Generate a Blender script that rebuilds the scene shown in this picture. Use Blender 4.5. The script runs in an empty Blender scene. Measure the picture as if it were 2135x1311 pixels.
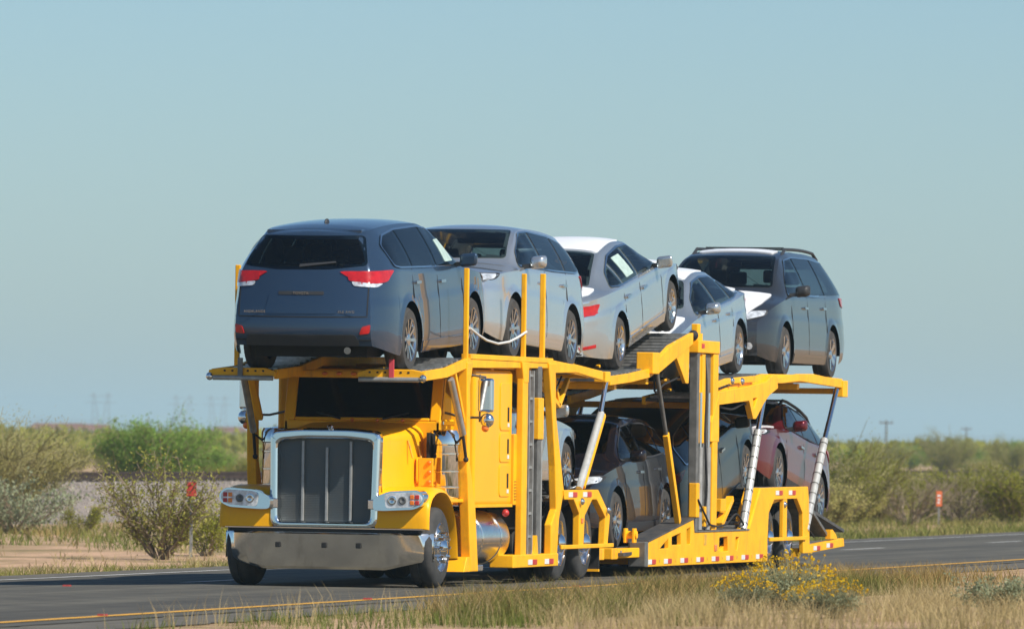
import bpy, bmesh, math, random
import numpy as np
from mathutils import Vector, Matrix, noise as mnoise
from mathutils.bvhtree import BVHTree
from mathutils.geometry import delaunay_2d_cdt

scene = bpy.context.scene
COL = scene.collection
R = math.radians
random.seed(7); rng = np.random.default_rng(7)

# ------------------------------------------------------------------ camera, sky, sun, exposure
# world axes: x runs backwards along the truck and the road, y points to the truck's right (away from us), z up
YAW, PITCH, ROLL = R(14.4), math.atan((915 - 655.5) / 16300.0), R(0.8)
cam_d = bpy.data.cameras.new('camera'); cam = bpy.data.objects.new('camera', cam_d); COL.objects.link(cam)
cam_d.sensor_width = 36.0; cam_d.lens = 36.0 * 16300 / 2135
cam_d.clip_start = 1.0; cam_d.clip_end = 60000
_f = Vector((math.cos(YAW) * math.cos(PITCH), math.sin(YAW) * math.cos(PITCH), math.sin(PITCH)))
_r = Vector((math.sin(YAW), -math.cos(YAW), 0)); _u = _r.cross(_f)
_r2 = _r * math.cos(ROLL) + _u * math.sin(ROLL); _u2 = _u * math.cos(ROLL) - _r * math.sin(ROLL)
CAM = Vector((-84.719, -23.895, 1.69))
cam.matrix_world = Matrix(((_r2.x, _u2.x, -_f.x, CAM.x), (_r2.y, _u2.y, -_f.y, CAM.y), (_r2.z, _u2.z, -_f.z, CAM.z), (0, 0, 0, 1)))
cam_d.dof.use_dof = True; cam_d.dof.focus_distance = 94.0; cam_d.dof.aperture_fstop = 5.2
scene.camera = cam

SUN_EL = R(43); SUN_H = Vector((-0.405, -0.914, 0)).normalized()
to_sun = SUN_H * math.cos(SUN_EL) + Vector((0, 0, math.sin(SUN_EL)))
world = bpy.data.worlds.new('World'); scene.world = world; world.use_nodes = True
wn = world.node_tree; bg = wn.nodes['Background']
sky = wn.nodes.new('ShaderNodeTexSky'); sky.sky_type = 'NISHITA'; sky.sun_disc = False
sky.sun_elevation = SUN_EL; sky.sun_rotation = math.atan2(SUN_H.x, SUN_H.y)
sky.altitude = 400; sky.air_density = 0.9; sky.dust_density = 0.8; sky.ozone_density = 8.0
tint = wn.nodes.new('ShaderNodeMix'); tint.data_type = 'RGBA'; tint.blend_type = 'MULTIPLY'; tint.inputs['Factor'].default_value = 1.0; tint.inputs['B'].default_value = (1.035, 1.02, 0.905, 1)
wn.links.new(sky.outputs[0], tint.inputs['A']); wn.links.new(tint.outputs['Result'], bg.inputs[0]); bg.inputs[1].default_value = 0.1
sun_d = bpy.data.lights.new('sun', 'SUN'); sun_d.energy = 5.0; sun_d.angle = R(0.53); sun_d.color = (1.0, 0.94, 0.84)
sun = bpy.data.objects.new('sun', sun_d); COL.objects.link(sun)
sun.rotation_euler = (-to_sun).to_track_quat('-Z', 'Y').to_euler()
scene.view_settings.view_transform = 'Standard'; scene.view_settings.look = 'None'
scene.view_settings.gamma = 1.0; scene.view_settings.exposure = 0.25
try: scene.view_settings.use_curve_mapping = False
except Exception: pass
scene.cycles.volume_bounces = 1
scene.cycles.max_bounces = 8

# ------------------------------------------------------------------ materials
def pm(name, col, rough=0.5, metal=0.0, coat=0.0, var=0.0, vscale=6.0, col2=None, bump=0.0, bscale=60.0, spec=0.5, rvar=0.0):
    m = bpy.data.materials.new(name); m.use_nodes = True
    nt = m.node_tree; b = nt.nodes['Principled BSDF']
    b.inputs['Base Color'].default_value = (*col, 1); b.inputs['Roughness'].default_value = rough
    b.inputs['Metallic'].default_value = metal; b.inputs['Coat Weight'].default_value = coat
    b.inputs['Coat Roughness'].default_value = 0.04; b.inputs['Specular IOR Level'].default_value = spec
    tc = nt.nodes.new('ShaderNodeTexCoord')
    if var > 0 or col2:
        n = nt.nodes.new('ShaderNodeTexNoise'); n.inputs['Scale'].default_value = vscale; n.inputs['Detail'].default_value = 6
        n.inputs['Roughness'].default_value = 0.62
        nt.links.new(tc.outputs['Object'], n.inputs['Vector'])
        r = nt.nodes.new('ShaderNodeValToRGB'); c2 = col2 or tuple(c * (1 - var) for c in col)
        r.color_ramp.elements[0].position = 0.36; r.color_ramp.elements[0].color = (*c2, 1)
        r.color_ramp.elements[1].position = 0.62; r.color_ramp.elements[1].color = (*col, 1)
        nt.links.new(n.outputs[0], r.inputs[0]); nt.links.new(r.outputs[0], b.inputs['Base Color'])
        if rvar:
            mr = nt.nodes.new('ShaderNodeMapRange'); mr.inputs[3].default_value = rough + rvar; mr.inputs[4].default_value = rough
            nt.links.new(n.outputs[0], mr.inputs[0]); nt.links.new(mr.outputs[0], b.inputs['Roughness'])
    if bump:
        n2 = nt.nodes.new('ShaderNodeTexNoise'); n2.inputs['Scale'].default_value = bscale; n2.inputs['Detail'].default_value = 4
        nt.links.new(tc.outputs['Object'], n2.inputs['Vector'])
        bp = nt.nodes.new('ShaderNodeBump'); bp.inputs['Strength'].default_value = bump; bp.inputs['Distance'].default_value = 0.02
        nt.links.new(n2.outputs[0], bp.inputs['Height']); nt.links.new(bp.outputs[0], b.inputs['Normal'])
    return m

def leafmat(name, c1, c2, scale=5.0, trans=0.35):
    m = bpy.data.materials.new(name); m.use_nodes = True; nt = m.node_tree
    for n in list(nt.nodes):
        if n.type != 'OUTPUT_MATERIAL': nt.nodes.remove(n)
    out = nt.nodes['Material Output']
    tc = nt.nodes.new('ShaderNodeTexCoord'); n = nt.nodes.new('ShaderNodeTexNoise'); n.inputs['Scale'].default_value = scale; n.inputs['Detail'].default_value = 5
    nt.links.new(tc.outputs['Object'], n.inputs['Vector'])
    r = nt.nodes.new('ShaderNodeValToRGB'); r.color_ramp.elements[0].position = 0.35; r.color_ramp.elements[1].position = 0.65
    r.color_ramp.elements[0].color = (*c1, 1); r.color_ramp.elements[1].color = (*c2, 1)
    nt.links.new(n.outputs[0], r.inputs[0])
    d = nt.nodes.new('ShaderNodeBsdfDiffuse'); t = nt.nodes.new('ShaderNodeBsdfTranslucent'); mx = nt.nodes.new('ShaderNodeMixShader')
    mx.inputs[0].default_value = trans
    nt.links.new(r.outputs[0], d.inputs[0]); nt.links.new(r.outputs[0], t.inputs[0])
    nt.links.new(d.outputs[0], mx.inputs[1]); nt.links.new(t.outputs[0], mx.inputs[2]); nt.links.new(mx.outputs[0], out.inputs[0])
    return m

M = {
 'yellow': pm('yellow_paint', (0.97, 0.47, 0.006), 0.48, coat=0.08, spec=0.25, col2=(0.86, 0.4, 0.008), vscale=3.0, rvar=0.15, bump=0.03, bscale=25),
 'yellow_gloss': pm('yellow_gloss_paint', (0.95, 0.445, 0.006), 0.38, coat=0.1, spec=0.2, var=0.05, vscale=2.0),
 'yellow_edge': pm('worn_yellow_steel', (0.80, 0.42, 0.015), 0.5, col2=(0.45, 0.26, 0.06), vscale=9.0, bump=0.05),
 'chrome': pm('chrome', (0.7, 0.72, 0.73), 0.06, 1.0),
 'steel': pm('dull_polished_steel', (0.85, 0.82, 0.76), 0.14, 1.0, var=0.12, vscale=4),
 'alu': pm('polished_aluminium', (0.75, 0.76, 0.78), 0.2, 1.0, var=0.15, vscale=10),
 'greysteel': pm('grey_steel', (0.2, 0.2, 0.19), 0.5, 0.4, var=0.35, vscale=7, bump=0.05),
 'lightsteel': pm('light_grey_steel', (0.42, 0.42, 0.4), 0.45, 0.5, var=0.25, vscale=9),
 'darkdeck': pm('dark_deck_plate', (0.055, 0.06, 0.068), 0.5, 0.3, col2=(0.12, 0.11, 0.1), vscale=8, bump=0.1),
 'decklight': pm('worn_deck_ridge', (0.55, 0.55, 0.53), 0.4, 0.7, var=0.4, vscale=12),
 'black': pm('black_rubber', (0.018, 0.018, 0.019), 0.75, var=0.4, vscale=8, bump=0.1),
 'tyre': pm('tyre_rubber', (0.03, 0.03, 0.03), 0.8, col2=(0.055, 0.052, 0.048), vscale=5, bump=0.15, bscale=40),
 'under': pm('dark_underside', (0.012, 0.012, 0.012), 0.8, var=0.4),
 'glass': pm('dark_glass', (0.012, 0.018, 0.022), 0.04, 0.0, coat=1.0, spec=0.8),
 'glass_side': pm('tinted_side_glass', (0.05, 0.075, 0.09), 0.05, 0.0, coat=1.0, spec=1.0),
 'glass_truck': pm('truck_glass', (0.006, 0.006, 0.01), 0.12, spec=0.3, var=0.5, vscale=20),
 'lens': pm('clear_lens', (0.8, 0.85, 0.9), 0.12, 0.2, coat=1.0, var=0.5, vscale=14),
 'red': pm('red_lens', (0.5, 0.008, 0.01), 0.25, coat=0.3, var=0.3, vscale=14),
 'amber': pm('amber_lens', (0.85, 0.2, 0.012), 0.2, coat=1.0),
 'marker': pm('dull_red_marker', (0.33, 0.045, 0.035), 0.6, var=0.4),
 'redtape': pm('red_reflective_tape', (0.55, 0.035, 0.03), 0.4, var=0.2),
 'cylinder': pm('pale_cylinder_paint', (0.6, 0.6, 0.57), 0.3, 0.3, var=0.25, vscale=9),
 'whitetape': pm('white_reflective_tape', (0.75, 0.75, 0.73), 0.4, var=0.1),
 'film': pm('white_protective_film', (0.82, 0.83, 0.85), 0.35, coat=0.2, var=0.06, vscale=3, bump=0.06, bscale=10),
 'sheet': pm('window_sheet', (0.42, 0.55, 0.5), 0.5, var=0.25, vscale=12),
 'trim': pm('bright_window_trim', (0.6, 0.62, 0.64), 0.2, 1.0),
 'plastic': pm('dark_plastic_cladding', (0.03, 0.031, 0.034), 0.55, var=0.2),
 'mesh': pm('grille_mesh', (0.13, 0.155, 0.165), 0.5, 0.2, col2=(0.16, 0.16, 0.15), vscale=3, bump=0.15, bscale=120),
 'strap': pm('red_strap', (0.6, 0.06, 0.08), 0.6),
 'rope': pm('pale_hose', (0.6, 0.6, 0.58), 0.6),
}

def grime(m, col=(0.22, 0.13, 0.05), amount=0.45):
    # faint brownish streaks and smudges over the paint
    nt = m.node_tree; b = nt.nodes['Principled BSDF']; tc = nt.nodes.new('ShaderNodeTexCoord'); mp = nt.nodes.new('ShaderNodeMapping'); mp.inputs['Scale'].default_value = (2.2, 2.2, 0.7)
    n = nt.nodes.new('ShaderNodeTexNoise'); n.inputs['Scale'].default_value = 3.0; n.inputs['Detail'].default_value = 9; n.inputs['Roughness'].default_value = 0.75
    r = nt.nodes.new('ShaderNodeValToRGB'); r.color_ramp.elements[0].position = 0.53; r.color_ramp.elements[0].color = (0, 0, 0, 1); r.color_ramp.elements[1].position = 0.78; r.color_ramp.elements[1].color = (amount,) * 3 + (1,)
    mx = nt.nodes.new('ShaderNodeMix'); mx.data_type = 'RGBA'; mx.inputs['B'].default_value = (*col, 1)
    src = b.inputs['Base Color'].links[0].from_socket
    nt.links.new(tc.outputs['Object'], mp.inputs[0]); nt.links.new(mp.outputs[0], n.inputs['Vector']); nt.links.new(n.outputs[0], r.inputs[0]); nt.links.new(r.outputs[0], mx.inputs['Factor'])
    nt.links.new(src, mx.inputs['A']); nt.links.new(mx.outputs['Result'], b.inputs['Base Color'])
grime(M['yellow'], amount=0.6); grime(M['yellow_gloss'], amount=0.2); grime(M['steel'], (0.25, 0.2, 0.15), 0.5)

# ------------------------------------------------------------------ mesh helpers
class MB:
    def __init__(s): s.v = []; s.f = []
    def add(s, vs, fs):
        o = len(s.v); s.v += [tuple(p) for p in vs]; s.f += [tuple(i + o for i in f) for f in fs]; return s
    def box(s, x0, x1, y0, y1, z0, z1):
        vs = [(x, y, z) for x in (x0, x1) for y in (y0, y1) for z in (z0, z1)]
        return s.add(vs, [(0, 1, 3, 2), (4, 6, 7, 5), (0, 4, 5, 1), (2, 3, 7, 6), (0, 2, 6, 4), (1, 5, 7, 3)])
    def bar(s, p, q, w, h, up=(0, 0, 1)):
        p, q = Vector(p), Vector(q); d = (q - p).normalized(); a = d.cross(Vector(up))
        if a.length < 1e-4: a = d.cross(Vector((1, 0, 0)))
        a.normalize(); b = a.cross(d).normalized(); a *= w / 2; b *= h / 2
        vs = [p - a - b, p + a - b, p + a + b, p - a + b, q - a - b, q + a - b, q + a + b, q - a + b]
        return s.add(vs, [(0, 3, 2, 1), (4, 5, 6, 7), (0, 1, 5, 4), (1, 2, 6, 5), (2, 3, 7, 6), (3, 0, 4, 7)])
    def tube(s, p, q, r, n=12, r2=None):
        p, q = Vector(p), Vector(q); d = (q - p).normalized(); a = d.orthogonal().normalized(); b = d.cross(a); r2 = r if r2 is None else r2
        vs = []
        for c, rr in ((p, r), (q, r2)):
            vs += [c + (a * math.cos(t) + b * math.sin(t)) * rr for t in [2 * math.pi * i / n for i in range(n)]]
        fs = [(i, (i + 1) % n, n + (i + 1) % n, n + i) for i in range(n)] + [tuple(range(n - 1, -1, -1)), tuple(range(n, 2 * n))]
        return s.add(vs, fs)
    def path(s, pts, r, n=8):
        for a, b in zip(pts[:-1], pts[1:]): s.tube(a, b, r, n)
        return s
    def lathe(s, prof, c, axis='y', n=28):
        vs = []; k = len(prof)
        for i in range(n):
            t = 2 * math.pi * i / n; co, si = math.cos(t), math.sin(t)
            for r, a in prof:
                if axis == 'y': vs.append((c[0] + r * co, c[1] + a, c[2] + r * si))
                elif axis == 'x': vs.append((c[0] + a, c[1] + r * co, c[2] + r * si))
                else: vs.append((c[0] + r * co, c[1] + r * si, c[2] + a))
        fs = [(i * k + j, i * k + j + 1, ((i + 1) % n) * k + j + 1, ((i + 1) % n) * k + j) for i in range(n) for j in range(k - 1)]
        return s.add(vs, fs)
    def ball(s, c, r, sc=(1, 1, 1), n=12):
        vs = []; m = n // 2
        for j in range(m + 1):
            ph = math.pi * j / m
            for i in range(n):
                t = 2 * math.pi * i / n
                vs.append((c[0] + r * sc[0] * math.sin(ph) * math.cos(t), c[1] + r * sc[1] * math.sin(ph) * math.sin(t), c[2] + r * sc[2] * math.cos(ph)))
        fs = [(j * n + i, j * n + (i + 1) % n, (j + 1) * n + (i + 1) % n, (j + 1) * n + i) for j in range(m) for i in range(n)]
        return s.add(vs, fs)
    def plate(s, poly, axis, c0, c1, holes=()):
        """flat plate: poly in the two other axes, thickness c0..c1 along axis; holes are cut right through"""
        loops = [list(poly)] + [list(h) for h in holes]; pts = []; edges = []
        for lp in loops:
            o = len(pts); pts += [Vector(p) for p in lp]; n = len(lp); edges += [(o + i, o + (i + 1) % n) for i in range(n)]
        rv, re, rf, *_ = delaunay_2d_cdt(pts, edges, [], 0, 1e-5)
        rv = [(p[0], p[1]) for p in rv]
        tris = []
        for f in rf:
            cx = sum(rv[i][0] for i in f) / len(f); cy = sum(rv[i][1] for i in f) / len(f)
            if inpoly(cx, cy, poly) and not any(inpoly(cx, cy, h) for h in holes): tris.append(tuple(f))
        put = {'x': lambda a, b, c: (c, a, b), 'y': lambda a, b, c: (a, c, b), 'z': lambda a, b, c: (a, b, c)}[axis]
        n = len(rv); vs = [put(a, b, c0) for a, b in rv] + [put(a, b, c1) for a, b in rv]
        cnt = {}
        for f in tris:
            for i in range(len(f)):
                e = (f[i], f[(i + 1) % len(f)]); cnt[e] = cnt.get(e, 0) + 1
        fs = [f for f in tris] + [tuple(i + n for i in reversed(f)) for f in tris]
        for (a, b) in cnt:
            if (b, a) not in cnt: fs.append((b, a, a + n, b + n))
        return s.add(vs, fs)
    def obj(s, name, mat, parent=None, smooth=False, bevel=0.0, seg=2):
        me = bpy.data.meshes.new(name); me.from_pydata(s.v, [], s.f)
        bm = bmesh.new(); bm.from_mesh(me); bmesh.ops.recalc_face_normals(bm, faces=bm.faces); bm.to_mesh(me); bm.free()
        return link(name, me, mat, parent, smooth, bevel, seg)

def link(name, me, mat, parent=None, smooth=False, bevel=0.0, seg=2):
    me.materials.clear(); me.materials.append(M[mat] if isinstance(mat, str) else mat)
    if smooth:
        me.polygons.foreach_set('use_smooth', [True] * len(me.polygons))
        try: me.set_sharp_from_angle(angle=R(38))
        except Exception: pass
    o = bpy.data.objects.new(name, me); COL.objects.link(o)
    if parent is not None: o.parent = parent
    if bevel:
        b = o.modifiers.new('bevel', 'BEVEL'); b.width = bevel; b.segments = seg; b.limit_method = 'ANGLE'; b.angle_limit = R(40)
        b.harden_normals = False
    return o

def inpoly(x, y, poly):
    r = False; n = len(poly); j = n - 1
    for i in range(n):
        xi, yi = poly[i][0], poly[i][1]; xj, yj = poly[j][0], poly[j][1]
        if (yi > y) != (yj > y) and x < (xj - xi) * (y - yi) / (yj - yi) + xi: r = not r
        j = i
    return r

def rpoly(pts, r, k=5):
    out = []; n = len(pts)
    for i in range(n):
        p = Vector(pts[i][:2]); a = Vector(pts[i - 1][:2]); b = Vector(pts[(i + 1) % n][:2])
        la, lb = (a - p).length, (b - p).length; rr = min(r, la * 0.45, lb * 0.45)
        pa, pb = p + (a - p) / la * rr, p + (b - p) / lb * rr
        for j in range(k + 1):
            t = j / k; q = pa * (1 - t) ** 2 + p * 2 * t * (1 - t) + pb * t * t; out.append((q.x, q.y))
    return out

def tag(o, label=None, cat=None, group=None, kind=None):
    if label: o['label'] = label
    if cat: o['category'] = cat
    if group: o['group'] = group
    if kind: o['kind'] = kind
    return o

def thing(name, label, cat, loc=(0, 0, 0), rot=(0, 0, 0), group=None):
    o = bpy.data.objects.new(name, None); COL.objects.link(o); o.empty_display_size = 0.3
    o.location = loc; o.rotation_euler = rot; return tag(o, label, cat, group)

def raw_mesh(name, V, F, mat, parent=None, smooth=False):
    """fast mesh from numpy arrays: V (n,3), F (m,3 or 4)"""
    V = np.asarray(V, np.float32); F = np.asarray(F, np.int32); k = F.shape[1]
    me = bpy.data.meshes.new(name); me.vertices.add(len(V)); me.vertices.foreach_set('co', V.ravel())
    me.loops.add(F.size); me.loops.foreach_set('vertex_index', F.ravel())
    me.polygons.add(len(F)); me.polygons.foreach_set('loop_start', np.arange(0, F.size, k, dtype=np.int32))
    me.polygons.foreach_set('loop_total', np.full(len(F), k, np.int32))
    me.update(calc_edges=True); me.validate()
    return link(name, me, mat, parent, smooth)

def curve1(pts):
    """monotone cubic through (x, value) points"""
    xs = np.array([p[0] for p in pts], float); ys = np.array([p[1] for p in pts], float)
    h = np.diff(xs); d = np.diff(ys) / h; m = np.zeros(len(xs)); m[0], m[-1] = d[0], d[-1]
    for i in range(1, len(xs) - 1):
        m[i] = 0 if d[i - 1] * d[i] <= 0 else 2 * d[i - 1] * d[i] / (d[i - 1] + d[i])
    def f(x):
        x = min(max(x, xs[0]), xs[-1]); i = min(int(np.searchsorted(xs, x, 'right')) - 1, len(h) - 1); i = max(i, 0)
        t = (x - xs[i]) / h[i]
        return float((1 + 2 * t) * (1 - t) ** 2 * ys[i] + t * (1 - t) ** 2 * h[i] * m[i] + t * t * (3 - 2 * t) * ys[i + 1] + t * t * (t - 1) * h[i] * m[i + 1])
    return f
# ------------------------------------------------------------------ ground, road, railway
def groundmat():
    m = pm('desert_ground', (0.46, 0.31, 0.2), 0.95, spec=0.1)
    nt = m.node_tree; b = nt.nodes['Principled BSDF']; tc = nt.nodes.new('ShaderNodeTexCoord')
    n1 = nt.nodes.new('ShaderNodeTexNoise'); n1.inputs['Scale'].default_value = 0.23; n1.inputs['Detail'].default_value = 8; n1.inputs['Roughness'].default_value = 0.7
    n2 = nt.nodes.new('ShaderNodeTexNoise'); n2.inputs['Scale'].default_value = 3.1; n2.inputs['Detail'].default_value = 8; n2.inputs['Roughness'].default_value = 0.7
    for n in (n1, n2): nt.links.new(tc.outputs['Object'], n.inputs['Vector'])
    r1 = nt.nodes.new('ShaderNodeValToRGB'); e = r1.color_ramp.elements
    e[0].position = 0.36; e[0].color = (0.25, 0.2, 0.1, 1); e[1].position = 0.6; e[1].color = (0.58, 0.385, 0.26, 1)
    r2 = nt.nodes.new('ShaderNodeValToRGB'); e = r2.color_ramp.elements
    e[0].position = 0.3; e[0].color = (0.6, 0.6, 0.6, 1); e[1].position = 0.65; e[1].color = (1.08, 1.05, 1.0, 1)
    mx = nt.nodes.new('ShaderNodeMix'); mx.data_type = 'RGBA'; mx.blend_type = 'MULTIPLY'; mx.inputs['Factor'].default_value = 1
    nt.links.new(n1.outputs[0], r1.inputs[0]); nt.links.new(n2.outputs[0], r2.inputs[0])
    nt.links.new(r1.outputs[0], mx.inputs['A']); nt.links.new(r2.outputs[0], mx.inputs['B']); nt.links.new(mx.outputs['Result'], b.inputs['Base Color'])
    bp = nt.nodes.new('ShaderNodeBump'); bp.inputs['Strength'].default_value = 0.6; bp.inputs['Distance'].default_value = 0.08
    nt.links.new(n2.outputs[0], bp.inputs['Height']); nt.links.new(bp.outputs[0], b.inputs['Normal'])
    return m
M['ground'] = groundmat()
M['asphalt'] = pm('asphalt', (0.12, 0.112, 0.09), 0.85, col2=(0.085, 0.08, 0.068), vscale=1.3, bump=0.25, bscale=90, spec=0.3)
def wear(m):   # long tyre-darkened streaks and patches along the lanes
    nt = m.node_tree; b = nt.nodes['Principled BSDF']; tc = nt.nodes.new('ShaderNodeTexCoord'); mp = nt.nodes.new('ShaderNodeMapping'); mp.inputs['Scale'].default_value = (0.03, 1.3, 1.0)
    n = nt.nodes.new('ShaderNodeTexNoise'); n.inputs['Scale'].default_value = 1.0; n.inputs['Detail'].default_value = 7; n.inputs['Roughness'].default_value = 0.65
    r = nt.nodes.new('ShaderNodeValToRGB'); r.color_ramp.elements[0].position = 0.38; r.color_ramp.elements[0].color = (0.66, 0.66, 0.68, 1); r.color_ramp.elements[1].position = 0.62; r.color_ramp.elements[1].color = (1.12, 1.11, 1.08, 1)
    mx = nt.nodes.new('ShaderNodeMix'); mx.data_type = 'RGBA'; mx.blend_type = 'MULTIPLY'; mx.inputs['Factor'].default_value = 1.0; src = b.inputs['Base Color'].links[0].from_socket
    nt.links.new(tc.outputs['Object'], mp.inputs[0]); nt.links.new(mp.outputs[0], n.inputs['Vector']); nt.links.new(n.outputs[0], r.inputs[0]); nt.links.new(src, mx.inputs['A']); nt.links.new(r.outputs[0], mx.inputs['B']); nt.links.new(mx.outputs['Result'], b.inputs['Base Color'])
wear(M['asphalt'])
M['shoulder'] = pm('old_shoulder_asphalt', (0.15, 0.135, 0.11), 0.9, col2=(0.1, 0.092, 0.08), vscale=2.5, bump=0.4, bscale=60, spec=0.2)
M['yline'] = pm('yellow_road_paint', (0.72, 0.36, 0.02), 0.7, col2=(0.5, 0.27, 0.05), vscale=5)
M['wline'] = pm('white_road_paint', (0.72, 0.71, 0.68), 0.7, col2=(0.42, 0.41, 0.39), vscale=5)
M['ballast'] = pm('railway_ballast', (0.33, 0.275, 0.235), 0.95, col2=(0.16, 0.14, 0.125), vscale=7, bump=0.9, bscale=14, spec=0.15)
M['stone'] = pm('ballast_stone', (0.36, 0.31, 0.27), 0.9, col2=(0.17, 0.15, 0.14), vscale=2.2, spec=0.2)
M['rail'] = pm('rusty_rail', (0.09, 0.055, 0.04), 0.6, 0.5, var=0.4)
M['wood'] = pm('creosoted_timber', (0.06, 0.045, 0.035), 0.9, var=0.4)

def cross(y):   # height of the open ground across the road corridor
    pts = [(-20000, -0.2), (-60, 0.1), (-14, 0.2), (-9, 0.13), (-6.5, 0.02), (-4.6, -0.02), (-3.6, -0.016), (-3.2, -0.04), (6.6, -0.17), (7.4, -0.2), (10, -0.4), (20, -0.5), (32.4, -0.45), (60, -0.2), (120, 0.0), (20000, 0.0)]
    for (a, za), (b, zb) in zip(pts[:-1], pts[1:]):
        if a <= y <= b: return za + (zb - za) * (y - a) / (b - a)
    return 0.0
def gz(x, y):   # open ground with gentle bumps
    w = 0.0 if -4.2 < y < 7.2 else 1.0
    return cross(y) + w * 0.05 * mnoise.noise(Vector((x * 0.25, y * 0.35, 0.0))) + w * 0.03 * mnoise.noise(Vector((x * 0.9, y * 1.1, 3.0)))
xs = [-3000, -800, -300, -160] + [-140 + 2.0 * i for i in range(190)] + [250, 280, 330, 400, 520, 700, 1000, 1500, 2500, 4500, 8000, 14000]
ys = [-9000, -3000, -900, -300, -120, -60, -40, -30, -24, -20] + [-18 + 0.9 * i for i in range(16)] + [-3.6, -2, 0, 2, 4, 6.6, 7.0] + [7.6 + 0.9 * i for i in range(29)] + [34.5, 38, 42, 46, 50, 56, 64, 75, 90, 120, 170, 260, 400, 700, 1200, 2200, 4500, 9000]
V = [(x, y, gz(x, y)) for x in xs for y in ys]; n = len(ys)
F = [(i * n + j, (i + 1) * n + j, (i + 1) * n + j + 1, i * n + j + 1) for i in range(len(xs) - 1) for j in range(n - 1)]
tag(raw_mesh('ground', V, F, 'ground', smooth=True), kind='structure')

def roadz(y): return 0.0 if y < 1.5 else -0.022 * (y - 1.5)
def strip(name, y0, y1, dz, mat, x0=-160, x1=1500, step=20.0, ragged=0.0):
    xs_ = list(np.arange(x0, min(x1, 200), step if not ragged else 0.35)) + [min(x1, 200)] + ([x1] if x1 > 200 else [])
    yy = sorted(set([y0, y1] + ([1.5] if y0 < 1.5 < y1 else [])))
    V, F = [], []
    for x in xs_:
        for k, y in enumerate(yy):
            j = ragged * mnoise.noise(Vector((x * 1.7, y * 3, 5))) if k in (0, len(yy) - 1) else 0
            V.append((x, y + j, roadz(y) + dz))
    n = len(yy)
    F = [(i * n + j, (i + 1) * n + j, (i + 1) * n + j + 1, i * n + j + 1) for i in range(len(xs_) - 1) for j in range(n - 1)]
    return tag(raw_mesh(name, V, F, mat), kind='structure')
strip('road', -2.75, 6.0, 0.0, 'asphalt')
strip('road_shoulder', -3.75, -2.74, -0.006, 'shoulder', ragged=0.12)
strip('road_shoulder', 5.98, 6.9, -0.006, 'shoulder', ragged=0.12)
strip('yellow_edge_line', -2.36, -2.2, 0.005, 'yline', ragged=0.02)
strip('white_edge_line', 5.22, 5.36, 0.005, 'wline', ragged=0.02)
for k in range(-6, 18):
    cx = 39.8 + 12.19 * k
    strip('white_lane_dash', 2.06, 2.2, 0.005, 'wline', cx - 1.55, cx + 1.55, ragged=0.02)

# raised red pavement markers: four along the yellow line, one on the lane line
mk = MB().plate([(-0.045, 0), (0.045, 0), (0.028, 0.018), (-0.028, 0.018)], 'y', -0.04, 0.04)
for i, (x, y, lab) in enumerate([(-15.6, -2.28, 'red raised road marker on the yellow line nearest the left edge of the photo'), (-6.4, -2.28, 'red raised road marker on the yellow line just in front of the truck'),
        (2.6, -2.28, 'red raised road marker on the yellow line beside the cab'), (5.8, -2.28, 'red raised road marker on the yellow line beside the drive wheels'), (-1.5, 2.55, 'red raised road marker on bare asphalt left of the truck bumper')]):
    o = mk.obj('road_marker', 'marker'); o.location = (x, y, 0.006 + roadz(y)); o.rotation_euler = (0, 0, 0)
    tag(o, lab, 'road marker', 'red pavement markers')

# railway on its ballast bank
prof = [(32.4, -0.47), (33.2, -0.36), (36.3, 0.36), (36.9, 0.42), (40.4, 0.42), (41.0, 0.36), (44.2, -0.36), (45, -0.46)]
xs = [-200] + [-140 + 1.6 * i for i in range(240)] + [300, 400, 600, 1000, 1600]
V = []
for x in xs:
    for (y, z) in prof:
        e = 0.06 * mnoise.noise(Vector((x * 0.8, y * 1.3, 9)))
        V.append((x, y + e * 2, z + e * (0 if z > 0.4 else 1)))
n = len(prof); F = [(i * n + j, (i + 1) * n + j, (i + 1) * n + j + 1, i * n + j + 1) for i in range(len(xs) - 1) for j in range(n - 1)]
bank = tag(raw_mesh('railway_bank', V, F, 'ballast'), kind='structure')
N = 16000
px_ = rng.uniform(-35, 150, N); t = rng.uniform(0, 1, N) ** 0.9; py_ = 32.6 + 4.3 * t
pz_ = np.interp(py_, [p[0] for p in prof], [p[1] for p in prof])
oct_v = np.array([(1, 0, 0), (-1, 0, 0), (0, 1, 0), (0, -1, 0), (0, 0, 1), (0, 0, -1)], float)
oct_f = np.array([(0, 2, 4), (2, 1, 4), (1, 3, 4), (3, 0, 4), (2, 0, 5), (1, 2, 5), (3, 1, 5), (0, 3, 5)])
sz = rng.uniform(0.02, 0.06, N)[:, None, None] * rng.uniform(0.6, 1.3, (N, 6, 1))
V = oct_v[None] * sz + np.stack([px_, py_, pz_], 1)[:, None]
F = oct_f[None] + (np.arange(N) * 6)[:, None, None]
tag(raw_mesh('ballast_stones', V.reshape(-1, 3), F.reshape(-1, 3), 'stone'), 'loose grey and pink ballast stones on the railway bank', 'ballast', kind='stuff')
trk = thing('railway_track', 'rusty railway track on the ballast bank beyond the road', 'railway', (0, 38.6, 0.42))
for s in (-1, 1):
    mb = MB().box(-200, 1500, s * 0.72 - 0.035, s * 0.72 + 0.035, 0.20, 0.235).box(-200, 1500, s * 0.72 - 0.01, s * 0.72 + 0.01, 0.09, 0.2).box(-200, 1500, s * 0.72 - 0.07, s * 0.72 + 0.07, 0.075, 0.09)
    mb.obj('rail', 'rail', trk)
mb = MB()
for i in range(560): mb.box(-60 + 0.55 * i, -60 + 0.55 * i + 0.23, -1.3, 1.3, -0.08, 0.075)
tag(mb.obj('ties', 'wood', trk), kind='stuff')
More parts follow.
